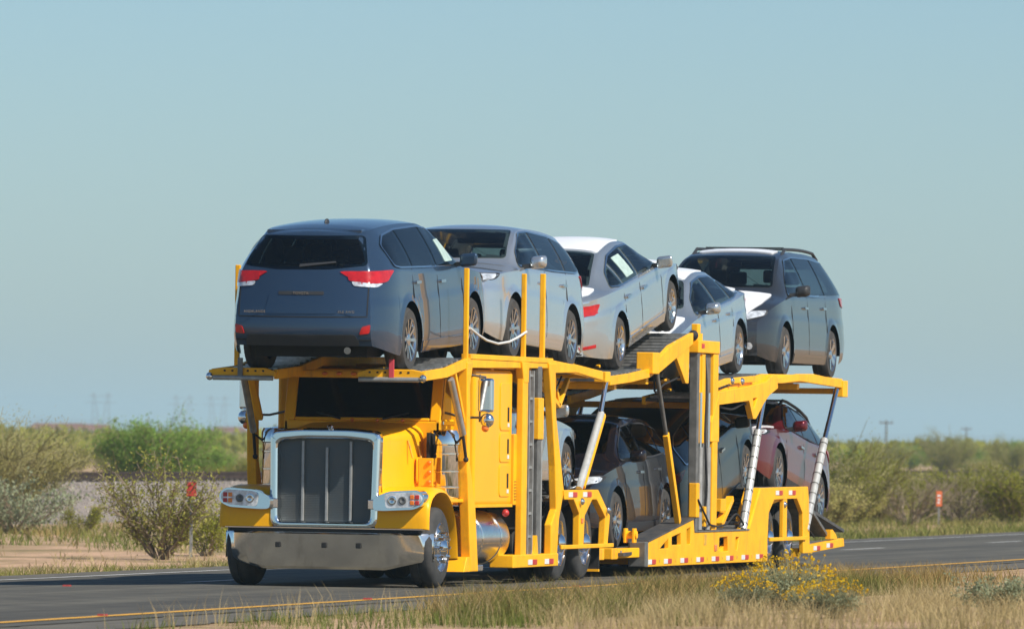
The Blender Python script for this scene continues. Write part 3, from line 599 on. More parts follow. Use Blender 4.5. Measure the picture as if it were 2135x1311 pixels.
# ------------------------------------------------------------------ the trailer
trailer = thing('car_trailer', 'yellow two-level car trailer hitched behind the truck, loaded with cars', 'trailer', (0, 0, 0))
def U(mb, name, mat, parent=None, **k): return mb.obj(name, mat, parent or trailer, **k)
def yb(s, a, b): return (min(s * a, s * b), max(s * a, s * b))
for s in (-1, 1):
    side = U(MB().plate([(10.34, 0.12), (17.26, 0.11), (17.24, 0.39), (17.30, 0.75), (17.64, 0.93), (19.06, 0.94), (19.43, 0.74), (19.50, 0.19), (19.92, 0.19), (19.82, 0.94), (19.75, 1.10), (16.80, 1.09), (16.12, 0.54), (12.92, 0.53), (12.86, 0.70), (10.34, 0.43)], 'y', s * 1.28, s * 1.22,
        [[(11.0, 0.34), (11.48, 0.34), (11.48, 0.47)], [(11.65, 0.48), (11.66, 0.38), (12.17, 0.38), (12.16, 0.53)], [(12.48, 0.57), (12.49, 0.38), (12.69, 0.38), (12.71, 0.60)], [(14.36, 0.45), (14.34, 0.27), (14.88, 0.27), (14.84, 0.46)], [(15.32, 0.45), (15.30, 0.28), (15.42, 0.28), (15.54, 0.45)]]), 'side_frame', Y, bevel=0.008)
    for x in (10.55, 11.42, 12.33, 13.23, 14.11, 14.95, 15.86, 16.73): refl(side, x, 0.18, s * 1.282, s)
    for x in (17.9, 18.72): refl(side, x, 1.02, s * 1.282, s)
    dots = MB()
    for x in (10.98, 11.88, 12.78, 13.67, 14.53, 15.4, 16.3): dots.box(x - 0.02, x + 0.02, *yb(s, 1.28, 1.284), 0.165, 0.205)
    tag(U(dots, 'bolt_heads', 'yellow_edge', side), kind='stuff')
    U(MB().box(14.05, 14.2, *yb(s, 1.28, 1.29), 0.28, 0.36), 'side_lamp', 'amber', side, bevel=0.006)
    U(MB().box(13.45, 13.6, *yb(s, 1.28, 1.284), 0.36, 0.5), 'bolted_cover', 'yellow_edge', side)
    U(MB().box(10.2, 10.36, *yb(s, 1.285, 1.06), 0.12, 0.435), 'nose_post', 'greysteel', bevel=0.012)
    U(MB().plate([(10.36, 0.43), (12.86, 0.70), (12.86, 0.72), (10.36, 0.45)], 'y', s * 1.29, s * 1.0), 'top_flange', 'darkdeck')
    U(MB().box(12.92, 16.1, *yb(s, 1.29, 1.05), 0.53, 0.55), 'side_ledge', 'greysteel')
    U(MB().plate([(16.1, 0.55), (16.78, 1.09), (16.9, 1.09), (16.22, 0.55)], 'y', s * 1.27, s * 1.06), 'wheel_box_front', Y, bevel=0.008)
    U(MB().box(16.8, 19.75, *yb(s, 1.27, 0.85), 1.07, 1.092), 'wheel_box_top', 'greysteel')
    U(MB().box(18.22, 18.46, *yb(s, 1.275, 1.22), 0.42, 0.95), 'wheel_box_leg', Y, bevel=0.008)
    U(MB().box(17.3, 19.6, *yb(s, 1.31, 1.282), 0.375, 0.425), 'guard_bar', Y, bevel=0.006)
    U(MB().ball((18.3, s * 1.26, 0.86), 0.05), 'shiny_knob', 'chrome', smooth=True)
    tb = U(MB().plate([(19.9, 0.30), (22.15, 0.375), (22.2, 0.26), (19.9, 0.19)], 'y', s * 1.28, s * 1.2), 'tail_beam', Y, bevel=0.008)
    U(MB().plate([(21.3, 0.37), (21.75, 0.37), (21.7, 0.42), (21.45, 0.5), (21.3, 0.5)], 'y', s * 1.27, s * 1.2), 'tail_bracket', Y, tb)
    for x, z in ((20.35, 0.255), (21.2, 0.285)): refl(tb, x, z, s * 1.282, s)
    U(MB().ball((22.2, s * 1.24, 0.32), 0.035), 'tail_lamp', 'redtape', tb, smooth=True)
    U(MB().bar((20.15, s * 0.95, 0.82), (21.35, s * 0.95, 0.42), 0.55, 0.05), 'ramp_flap', 'greysteel', bevel=0.006)
    # lift tower
    ca = U(MB().box(12.98, 13.1, *yb(s, 1.28, 1.17), 0.53, 2.86), 'tower_channel', 'greysteel', bevel=0.01)
    U(MB().box(12.95, 13.12, *yb(s, 1.295, 1.19), 0.72, 1.16), 'channel_sleeve', Y, ca, bevel=0.01)
    U(MB().box(13.12, 13.48, *yb(s, 1.25, 1.2), 1.67, 2.82).box(13.3, 13.48, *yb(s, 1.27, 1.2), 1.67, 2.82), 'slide_plate', Y, bevel=0.008)
    U(MB().box(13.54, 13.9, *yb(s, 1.24, 1.12), 0.55, 2.82), 'tower_channel', 'greysteel', bevel=0.01)
    U(MB().box(13.9, 14.18, *yb(s, 1.28, 1.14), 0.55, 2.84).plate([(13.78, 1.69), (14.24, 1.69), (14.22, 2.33), (13.95, 2.08), (13.82, 1.95)], 'y', s * 1.285, s * 1.2), 'tower_post', Y, bevel=0.01)
    cap = U(MB().box(12.95, 14.18, *yb(s, 1.295, 1.1), 2.83, 2.99), 'tower_cap', Y, bevel=0.01)
    U(MB().box(13.12, 13.28, *yb(s, 1.295, 1.3), 2.89, 2.95), 'red_reflector', 'redtape', cap)
    U(MB().box(13.02, 13.2, *yb(s, 1.26, 1.18), 2.99, 3.2), 'cap_stub', Y, cap, bevel=0.008)
    U(MB().ball((12.95, s * 1.22, 3.05), 0.07), 'pulley', 'black', cap, smooth=True)
    for x in (13.2, 13.66):
        cyl = U(MB().tube((x, s * 1.27, 0.56), (x, s * 1.27, 1.62), 0.04), 'tower_cylinder', 'lightsteel', smooth=True)
        U(MB().tube((x, s * 1.27, 1.6), (x, s * 1.27, 2.32), 0.024), 'chrome_rod', 'chrome', cyl, smooth=True)
    U(MB().box(13.4, 13.5, *yb(s, 1.30, 1.26), 0.6, 0.86), 'valve_box', Y, bevel=0.006)
    # strut in front of the tower
    U(MB().box(10.55, 10.9, *yb(s, 1.27, 1.05), 2.53, 2.8), 'pivot_block', Y, bevel=0.012)
    ls = U(MB().bar((11.5, s * 1.22, 1.78), (12.24, s * 1.22, 0.66), 0.07, 0.1), 'lift_strut', Y, bevel=0.008)
    U(MB().tube((10.9, s * 1.22, 2.62), (11.5, s * 1.22, 1.78), 0.028), 'strut_rod', 'greysteel', ls, smooth=True)
    # swing arm with triangular web, its cylinder, the rear cylinder
    U(MB().plate([(14.18, 2.34), (15.95, 2.43), (17.02, 2.5), (17.45, 2.6), (17.7, 2.6), (17.78, 2.42), (17.25, 2.32), (16.95, 2.22), (16.45, 2.0), (16.28, 2.0), (16.02, 2.24), (14.18, 2.17)], 'y', s * 1.28, s * 1.2, [[(16.25, 2.27), (16.51, 2.28), (16.30, 2.12)]]), 'swing_arm', Y, bevel=0.01)
    for (a, b, c, nm) in (((15.9, 0.54), (16.74, 1.84), (17.1, 2.32), 'arm_cylinder'), ((19.78, 0.50), (20.96, 1.74), (21.72, 2.44), 'rear_cylinder')):
        lc = U(MB().tube((a[0], s * 1.24, a[1]), (b[0], s * 1.24, b[1]), 0.055), nm, 'cylinder', smooth=True)
        U(MB().tube((b[0] - 0.03, s * 1.24, b[1] - 0.04), (c[0], s * 1.24, c[1]), 0.035), 'chrome_rod', 'chrome', lc, smooth=True)
        U(MB().bar((a[0] + 0.18, s * 1.22, a[1]), (b[0] + 0.16, s * 1.22, b[1] - 0.03), 0.06, 0.06), 'cylinder_brace', Y, lc, bevel=0.006)
        rg = MB()
        for i in range(9):
            t = (i + 0.5) / 9; p = Vector((a[0] + (b[0] - a[0]) * t, s * 1.24, a[1] + (b[1] - a[1]) * t)); d = Vector((b[0] - a[0], 0, b[1] - a[1])).normalized() * 0.008
            rg.tube(p - d, p + d, 0.06, 12)
        tag(U(rg, 'clamp_rings', 'greysteel', lc), kind='stuff')
    # upper decks
    ya, yb_ = sorted((s * 0.52, s * 1.17))
    deck_track(trailer, [(8.5, 2.45), (9.6, 2.50), (10.6, 2.57), (12.9, 3.02), (13.5, 3.06)], ya, yb_, 'front_upper_track')
    U(MB().plate([(10.9, 2.55), (12.75, 2.94), (12.75, 3.08), (11.5, 2.9), (10.9, 2.74)], 'y', s * 1.27, s * 1.21), 'ramp_side', Y, bevel=0.008)
    U(MB().plate([(11.9, 2.76), (12.45, 2.43), (12.6, 2.43), (12.62, 2.9)], 'y', s * 1.25, s * 1.2), 'ramp_gusset', Y, bevel=0.008)
    deck_track(trailer, [(13.3, 2.24), (14.3, 2.31), (17.1, 2.58), (18.6, 2.59), (20.1, 2.60), (22.2, 2.57)], ya, yb_, 'rear_upper_track')
    U(MB().plate([(14.2, 2.39), (14.85, 2.45), (16.45, 2.49), (16.4, 2.57), (14.8, 2.52), (14.2, 2.46)], 'y', s * 1.265, s * 1.21), 'deck_rail', Y, bevel=0.006)
    U(MB().plate([(17.7, 2.49), (18.13, 2.49), (19.23, 2.53), (21.78, 2.47), (22.2, 2.47), (22.19, 2.56), (20.08, 2.64), (19.16, 2.63), (18.12, 2.58), (17.7, 2.56)], 'y', s * 1.265, s * 1.215), 'deck_rail', Y, bevel=0.008)
    U(MB().box(21.98, 22.3, *yb(s, 1.28, 1.16), 2.34, 2.57), 'end_bracket', Y, bevel=0.01)
    for x in (15.0, 15.6): U(MB().ball((x, s * 1.26, 2.49), 0.05), 'shiny_knob', 'chrome', smooth=True)
    # lower decks
    deck_track(trailer, [(9.5, 0.30), (10.4, 0.32), (13.4, 0.34)], ya, yb_, 'lower_front_track', edge=False)
    deck_track(trailer, [(14.2, 0.2), (14.85, 0.30), (17.6, 0.94), (18.4, 1.0)], ya, yb_, 'lower_middle_track')
    deck_track(trailer, [(18.6, 1.02), (19.5, 0.93), (22.7, 0.49)], ya, yb_, 'lower_rear_track', edge=False)
    U(MB().bar((15.1, s * 1.1, 0.6), (15.75, s * 1.1, 0.95), 0.1, 0.08).box(15.0, 15.3, *yb(s, 1.15, 0.95), 0.78, 0.95), 'ramp_stop', Y, bevel=0.008)
    for x in (17.68, 18.88): big_wheel(x, s * 1.06, s, 0.42, 0.25, 'trailer', trailer)
for x in (17.68, 18.88): U(MB().tube((x, -1.0, 0.42), (x, 1.0, 0.42), 0.06), 'axle', 'under')
for x in (10.8, 13.4, 16.0, 19.6): U(MB().box(x - 0.08, x + 0.08, -1.2, 1.2, 0.14, 0.26), 'floor_beam', Y)
for x, z in ((9.0, 2.40), (10.7, 2.48), (13.2, 2.92), (14.5, 2.2), (17.4, 2.46), (19.6, 2.5), (22.1, 2.46)): U(MB().box(x - 0.06, x + 0.06, -1.16, 1.16, z - 0.08, z), 'cross_beam', Y, bevel=0.006)
U(MB().box(9.5, 17.0, -0.45, 0.45, 0.16, 0.26), 'floor_spine', 'under')
U(MB().bar((9.3, -1.0, 0.29), (10.3, -1.15, 0.3), 0.14, 0.12).bar((9.3, 1.0, 0.29), (10.3, 1.15, 0.3), 0.14, 0.12).box(9.2, 9.5, -1.1, 1.1, 0.22, 0.36), 'drawbar', Y, bevel=0.01)
for s in (-1, 1):
    hoses = [[(13.45, s * 1.26, 0.6), (13.5, s * 1.3, 1.1), (13.42, s * 1.29, 1.7), (13.5, s * 1.28, 2.4), (13.46, s * 1.26, 2.8)], [(13.0, s * 1.3, 0.95), (13.3, s * 1.33, 0.75), (13.7, s * 1.31, 0.62), (14.1, s * 1.29, 0.6)], [(15.9, s * 1.26, 0.6), (15.5, s * 1.24, 0.75), (15.0, s * 1.22, 0.62), (14.4, s * 1.22, 0.58)], [(14.3, s * 1.22, 2.16), (15.2, s * 1.22, 2.12), (16.0, s * 1.22, 2.2), (16.6, s * 1.22, 2.05)], [(19.8, s * 1.2, 0.55), (20.1, s * 1.15, 0.45), (20.6, s * 1.1, 0.5), (21.0, s * 1.1, 0.4)], [(10.9, s * 1.2, 2.55), (11.2, s * 1.15, 2.3), (11.6, s * 1.15, 2.4), (12.3, s * 1.18, 2.5), (12.9, s * 1.2, 2.6)]]
    for h in hoses: U(MB().path([tuple(curve1([(i, p[k]) for i, p in enumerate(h)])(t) for k in range(3)) for t in np.linspace(0, len(h) - 1, 16)], 0.014, 6), 'hydraulic_hose', 'black', smooth=True)
U(MB().tube((10.1, -1.2, 0.52), (10.1, -1.02, 0.52), 0.05).box(10.02, 10.16, -1.18, -1.15, 0.42, 0.6).box(10.02, 10.16, -1.07, -1.04, 0.42, 0.6), 'winch', Y, bevel=0.006)
U(MB().bar((8.6, 1.0, 2.3), (10.6, 1.0, 1.75), 0.05, 0.05), 'far_brace', 'under')
# ------------------------------------------------------------------ cars
def car_shape(sp):
    L, W, r = sp['L'], sp['W'], sp['r']; xf, xr = sp['fo'], sp['fo'] + sp['wb']
    top = curve1(sp['top']); belt = curve1(sp['belt']); edge = curve1(sp['edge'])
    prof = curve1([(0.1, 0.945), (0.24, 0.982), (0.34, 0.997), (0.42, 1.0), (0.55, 0.998), (0.7, 0.99), (0.8, 0.984), (0.83, 0.976), (1.0, 0.962), (1.2, 0.94)])
    rt = sp.get('rtaper', 0.10)
    def plan(x):
        p = 1.0
        if x < 1.0: p -= sp.get('ftaper', 0.20) * ((1.0 - x) / 1.0) ** 2.6
        if x > L - 0.9: p -= rt * ((x - L + 0.9) / 0.9) ** 2.6
        return p
    Ra = r + 0.07
    X = set(np.round(np.concatenate([np.linspace(0, 0.5, 16), np.linspace(0.5, L - 0.4, 120), np.linspace(L - 0.4, L, 18)]), 4))
    for xw in (xf, xr):
        for a in np.linspace(0, math.pi, 19): X.add(round(xw + Ra * math.cos(a), 4))
    X = sorted(X)
    def bottom(x):
        z = 0.2 + 0.08 * max(0, 1 - x / 0.6) ** 2 + 0.14 * max(0, 1 - (L - x) / 0.8) ** 1.5
        for xw in (xf, xr):
            d = abs(x - xw)
            if d < Ra + 1e-6: z = max(z, r + math.sqrt(max(0, Ra * Ra - d * d)))
        return z
    shF = curve1(sp['shF']); shR = curve1(sp['shR'])
    def sec(x):
        zb, zl = bottom(x), belt(x); pts = []
        for i in range(23):
            t = i / 22; z = zb + (zl - zb) * t; y = W / 2 * plan(x) * prof(z)
            for xw in (xf, xr):
                d = math.hypot(x - xw, z - r)
                if d < Ra + 0.09: y += 0.014 * (1 - (d - Ra) / 0.09)
            pts.append((y, z))
        yb_, zt = pts[-1][0], max(zl + 0.02, top(x) - sp.get('crown', 0.055)); ye = min(edge(x) * plan(x) ** 0.6, yb_ - 0.03)
        for i in range(1, 19):
            t = i / 18; pts.append((yb_ + (ye - yb_) * (t ** 1.15) + 0.012 * math.sin(math.pi * t), zl + (zt - zl) * t))
        tc = max(top(x), zt + 0.004)
        for i in range(1, 21):
            t = i / 20; pts.append((ye * (1 - t), zt + (tc - zt) * (1 - (1 - t) ** 2.4)))
        return pts
    V = []; rows = 0
    def sx(x, z):
        wF = max(0, 1 - x / 0.55) ** 1.3; wR = max(0, 1 - (L - x) / sp.get('rdepth', 0.7)) ** 1.3
        return x + shF(z) * wF + shR(z) * wR
    for x in X:
        h = sec(x); full = [(-y, z) for y, z in h] + [(y, z) for y, z in reversed(h[:-1])]; rows = len(full)
        V += [(sx(x, z), y, z) for y, z in full]
    F = [(i * rows + j, i * rows + j + 1, (i + 1) * rows + j + 1, (i + 1) * rows + j) for i in range(len(X) - 1) for j in range(rows - 1)]
    for end, sg in ((0, -1), (len(X) - 1, 1)):
        h = [V[end * rows + j] for j in range(rows // 2 + 1)]; nc = 44; o = len(V)
        for (x, y, z) in h:
            for c in range(nc + 1):
                u = 2 * c / nc - 1; V.append((x + sg * sp.get('bulge', 0.09) * (1 - abs(u) ** 2.2) * min(1, abs(y) / 0.5), y * -u, z))
        n = nc + 1
        F += [(o + i * n + j, o + i * n + j + 1, o + (i + 1) * n + j + 1, o + (i + 1) * n + j) for i in range(len(h) - 1) for j in range(nc)]
    me = bpy.data.meshes.new('body'); me.from_pydata(V, [], F)
    bm = bmesh.new(); bm.from_mesh(me); bmesh.ops.remove_doubles(bm, verts=bm.verts, dist=0.0008); bmesh.ops.recalc_face_normals(bm, faces=bm.faces)
    bvh = BVHTree.FromBMesh(bm); kill = []
    panes = [inset(p, 0.03) for p in panes_of(sp)]; dlo = rpoly(sp['dlo'], 0.05); ws = rpoly(sp['ws'], 0.06); rw = rear_poly(sp); sedan = sp['style'] == 'ten' and sp['r'] < 0.34
    wsi, rwi = inset(ws, 0.035), inset(rw, 0.035); bm.normal_update()
    for f in bm.faces:
        c = f.calc_center_median(); n = f.normal; hit = 0
        if abs(n.y) > 0.55 and inpoly(c.x, c.z, dlo): hit = 2 if any(inpoly(c.x, c.z, p) for p in panes) else 1
        elif c.x < 2.6 and n.x < -0.25 and inpoly(c.y, c.z, ws): hit = 2 if inpoly(c.y, c.z, wsi) else 1
        elif c.x > 3.2 and ((sedan and n.z > 0.3 and inpoly(c.x, c.y, rw)) or (not sedan and n.x > 0.25 and inpoly(c.y, c.z, rw))):
            hit = 2 if inpoly(*((c.x, c.y) if sedan else (c.y, c.z)), rwi) else 1
        if hit == 2: kill.append(f)
        elif hit == 1: f.material_index = 1
    bmesh.ops.delete(bm, geom=kill, context='FACES'); bm.to_mesh(me); bm.free()
    return me, bvh

def panes_of(sp):
    cuts = [0] + sp['pill'] + [9]
    return [clipx(rpoly(sp['dlo'], 0.05), cuts[i] + (0.035 if i else 0), cuts[i + 1] - (0.035 if i < 2 else 0)) for i in range(3)]
def rear_poly(sp):
    if sp['style'] == 'ten' and sp['r'] < 0.34: return rpoly([(3.35, -0.50), (4.12, -0.60), (4.12, 0.60), (3.35, 0.50)], 0.06)
    tz = curve1(sp['belt'])(sp['L']); tp = sp['top'][-1][1] - 0.06
    return rpoly([(-0.71, tz + 0.08), (-0.3, tz + 0.04), (0.3, tz + 0.04), (0.71, tz + 0.08), (0.59, tp), (-0.59, tp)], 0.05)

VIEW = {'L': (Vector((0, 1, 0)), lambda a, b: Vector((a, -6, b))), 'R': (Vector((0, -1, 0)), lambda a, b: Vector((a, 6, b))),
        'F': (Vector((1, 0, 0)), lambda a, b: Vector((-6, a, b))), 'B': (Vector((-1, 0, 0)), lambda a, b: Vector((12, a, b))), 'T': (Vector((0, 0, -1)), lambda a, b: Vector((a, b, 6)))}
def overlay(bvh, name, poly, view, mat, parent, off=0.006, res=0.07):
    d, org = VIEW[view]
    # densify outline, add inner grid, triangulate, drop on the body
    out = []
    for i in range(len(poly)):
        a, b = Vector(poly[i]), Vector(poly[(i + 1) % len(poly)]); n = max(1, int((b - a).length / res))
        out += [a + (b - a) * (k / n) for k in range(n)]
    xs_ = [p.x for p in out]; ys_ = [p.y for p in out]; ins = []
    gx = np.arange(min(xs_) + res * 0.5, max(xs_), res); gy = np.arange(min(ys_) + res * 0.5, max(ys_), res)
    P = [tuple(p) for p in out]
    for a in gx:
        for b in gy:
            if inpoly(a, b, P) and min(abs(a - p.x) + abs(b - p.y) for p in out) > res * 0.4: ins.append(Vector((a, b)))
    n = len(out); rv, _, rf, *_ = delaunay_2d_cdt(out + ins, [(i, (i + 1) % n) for i in range(n)], [], 1, 1e-6)
    top, bot, okv = [], [], []
    last = None
    for p in rv:
        loc, nor, *_ = bvh.ray_cast(org(p[0], p[1]), d)
        if loc is None:
            loc, nor, *_ = bvh.find_nearest(org(p[0], p[1]) * 0.0 + (last if last else Vector((2, 0, 1))))
        if nor.dot(d) > 0: nor = -nor
        last = loc.copy(); top.append(loc + nor * off); bot.append(loc - nor * 0.004)
    m = len(top); fs = [tuple(f) for f in rf]; cnt = set()
    for f in fs:
        for i in range(len(f)): cnt.add((f[i], f[(i + 1) % len(f)]))
    sk = [(b, a, a + m, b + m) for (a, b) in cnt if (b, a) not in cnt]
    me = bpy.data.meshes.new(name); me.from_pydata(top + bot, [], fs + sk)
    bm = bmesh.new(); bm.from_mesh(me); bmesh.ops.recalc_face_normals(bm, faces=bm.faces); bm.to_mesh(me); bm.free()
    return link(name, me, mat, parent, smooth=True)

def clipx(poly, x0, x1):
    def cut(P, f, g):
        o = []
        for i in range(len(P)):
            a, b = P[i - 1], P[i]; fa, fb = f(a), f(b)
            if (fa >= 0) != (fb >= 0): t = fa / (fa - fb); o.append((a[0] + (b[0] - a[0]) * t, a[1] + (b[1] - a[1]) * t))
            if fb >= 0: o.append(b)
        return o
    return cut(cut(poly, lambda p: p[0] - x0, 0), lambda p: x1 - p[0], 0)
def inset(poly, d):
    cx = sum(p[0] for p in poly) / len(poly); cy = sum(p[1] for p in poly) / len(poly)
    w = max(p[0] for p in poly) - min(p[0] for p in poly); h = max(p[1] for p in poly) - min(p[1] for p in poly)
    return [(cx + (p[0] - cx) * (1 - 2 * d / w), cy + (p[1] - cy) * (1 - 2 * d / h)) for p in poly]
def sym(poly): return [(-a, b) for a, b in reversed(poly)]

WHEELS = {}
def car_wheel(r, style):
    if (r, style) in WHEELS: return WHEELS[(r, style)]
    w = 0.23
    t = MB().lathe([(r * 0.64, w / 2 - 0.01), (r * 0.72, w / 2), (r * 0.9, w / 2 - 0.005), (r * 0.985, w / 2 - 0.035), (r, 0.03), (r - 0.008, 0.02), (r - 0.008, -0.02), (r, -0.03), (r * 0.985, -w / 2 + 0.035), (r * 0.9, -w / 2), (r * 0.64, -w / 2)], (0, 0, 0), 'y', 36)
    t.lathe([(r * 0.64, -0.02), (0.0, -0.02)], (0, 0, 0), 'y', 24)
    ri = MB().lathe([(r * 0.645, -w / 2 + 0.01), (r * 0.665, -w / 2 - 0.004), (r * 0.63, -w / 2 + 0.005), (r * 0.6, -w / 2 + 0.05), (r * 0.6, 0.0)], (0, 0, 0), 'y', 36)
    ns = 10 if style == 'ten' else 5
    for i in range(ns):
        a = 2 * math.pi * i / ns; wd = 0.034 if ns == 10 else 0.075
        p = Vector((math.cos(a) * r * 0.14, -w / 2 + 0.035, math.sin(a) * r * 0.14)); q = Vector((math.cos(a) * r * 0.64, -w / 2 + 0.016, math.sin(a) * r * 0.64))
        ri.bar(p, q, wd, 0.03, (0, 1, 0))
    ri.lathe([(r * 0.2, -w / 2 + 0.05), (r * 0.18, -w / 2 + 0.012), (r * 0.1, -w / 2 + 0.005), (0, -w / 2 + 0.005)], (0, 0, 0), 'y', 20)
    out = []
    for mb, nm, mt, sm in ((t, 'wheel', 'tyre', True), (ri, 'rim', 'alu', True)):
        me = bpy.data.meshes.new(nm); me.from_pydata(mb.v, [], mb.f)
        bm = bmesh.new(); bm.from_mesh(me); bmesh.ops.recalc_face_normals(bm, faces=bm.faces); bm.to_mesh(me); bm.free()
        me.materials.append(M[mt]); me.polygons.foreach_set('use_smooth', [True] * len(me.polygons))
        try: me.set_sharp_from_angle(angle=R(40))
        except Exception: pass
        out.append(me)
    WHEELS[(r, style)] = out; return out

def text_part(name, body, size, loc, rot, mat, parent):
    cu = bpy.data.curves.new(name, 'FONT'); cu.body = body; cu.size = size; cu.extrude = 0.004; cu.align_x = 'CENTER'; cu.align_y = 'CENTER'; cu.space_character = 1.15
    tmp = bpy.data.objects.new(name, cu); COL.objects.link(tmp); bpy.context.view_layer.update()
    me = bpy.data.meshes.new_from_object(tmp.evaluated_get(bpy.context.evaluated_depsgraph_get())); bpy.data.objects.remove(tmp)
    o = link(name, me, mat, parent); o.location = loc; o.rotation_euler = rot; return o

def ring(bvh, poly, w, view, mat, parent):
    """bright strip round a window outline"""
    d, org = VIEW[view]; outp = inset(poly, -w * 0.5); inp = inset(poly, w * 0.25); mb = MB(); n = len(poly); P = []
    for a, b in list(outp) + list(inp):
        loc, nor, *_ = bvh.ray_cast(org(a, b), d)
        if loc is None: loc, nor = org(a, b), -d
        if nor.dot(d) > 0: nor = -nor
        P.append(loc + nor * 0.013)
    mb.add(P, [(i, (i + 1) % n, n + (i + 1) % n, n + i) for i in range(n)])
    return mb.obj('window_trim', mat, parent, smooth=True)

def clear_glass(name, tint, rough=0.01):
    m = bpy.data.materials.new(name); m.use_nodes = True; nt = m.node_tree
    for nd in list(nt.nodes):
        if nd.type != 'OUTPUT_MATERIAL': nt.nodes.remove(nd)
    tr = nt.nodes.new('ShaderNodeBsdfTransparent'); gl = nt.nodes.new('ShaderNodeBsdfGlossy'); fr = nt.nodes.new('ShaderNodeFresnel'); mx = nt.nodes.new('ShaderNodeMixShader')
    tc = nt.nodes.new('ShaderNodeTexCoord'); nz = nt.nodes.new('ShaderNodeTexNoise'); nz.inputs['Scale'].default_value = 4; rp = nt.nodes.new('ShaderNodeValToRGB')
    rp.color_ramp.elements[0].color = (*[t * 0.85 for t in tint], 1); rp.color_ramp.elements[1].color = (*tint, 1)
    nt.links.new(tc.outputs['Object'], nz.inputs['Vector']); nt.links.new(nz.outputs[0], rp.inputs[0]); nt.links.new(rp.outputs[0], tr.inputs[0])
    gl.inputs['Roughness'].default_value = rough; fr.inputs['IOR'].default_value = 1.55
    nt.links.new(fr.outputs[0], mx.inputs[0]); nt.links.new(tr.outputs[0], mx.inputs[1]); nt.links.new(gl.outputs[0], mx.inputs[2])
    nt.links.new(mx.outputs[0], nt.nodes['Material Output'].inputs['Surface']); return m
M['glass'] = clear_glass('windscreen_glass', (0.42, 0.5, 0.5)); M['glass_side'] = clear_glass('door_glass', (0.5, 0.6, 0.58)); M['glass_tint'] = clear_glass('privacy_glass', (0.2, 0.24, 0.25))
M['frit'] = pm('black_glass_border', (0.01, 0.01, 0.011), 0.3); M['seat'] = pm('grey_seat_cloth', (0.05, 0.048, 0.046), 0.9, var=0.3); M['dash'] = pm('dark_dashboard', (0.035, 0.035, 0.036), 0.7, var=0.3)

def interior(sp, body):
    zt = max(p[1] for p in sp['top']); p0, p1 = sp['pill']; L = sp['L']; rows = [p0 + 0.12, p1 + 0.2] 
    for k, x in enumerate(rows):
        for y in (-0.38, 0.38):
            st = MB(); st.v = []; st.box(x - 0.5, x, y - 0.24, y + 0.24, 0.5, 0.68); st.add([(x - 0.06, y - 0.24, 0.62), (x + 0.06, y - 0.24, 0.62), (x + 0.06, y + 0.24, 0.62), (x - 0.06, y + 0.24, 0.62), (x + 0.12, y - 0.2, zt - 0.5), (x + 0.2, y - 0.2, zt - 0.5), (x + 0.2, y + 0.2, zt - 0.5), (x + 0.12, y + 0.2, zt - 0.5)], [(0, 3, 2, 1), (4, 5, 6, 7), (0, 1, 5, 4), (1, 2, 6, 5), (2, 3, 7, 6), (3, 0, 4, 7)])
            se = st.obj('seat', 'seat', body, bevel=0.04, seg=3)
            MB().box(x + 0.13, x + 0.23, y - 0.12, y + 0.12, zt - 0.47, zt - 0.29).obj('headrest', 'seat', se, bevel=0.035, seg=3)
    xd = sp['dlo'][0][0]; zb = curve1(sp['belt'])(xd)
    MB().box(xd + 0.12, xd + 0.42, -sp['W'] / 2 + 0.22, sp['W'] / 2 - 0.22, 0.5, zb - 0.06).obj('dashboard', 'dash', body, bevel=0.05, seg=3)
    sw = MB(); c = Vector((xd + 0.55, -0.38, zb - 0.06)); pts = [c + Vector((0.09 * math.sin(t), 0.19 * math.cos(t), 0.17 * math.sin(t))) for t in np.linspace(0, 2 * math.pi, 17)]
    sw.path(pts, 0.014, 6).obj('steering_wheel', 'dash', body)
    MB().box(xd + 0.75, xd + 0.78, -0.1, 0.1, zt - 0.26, zt - 0.2).obj('rear_view_mirror', 'dash', body)

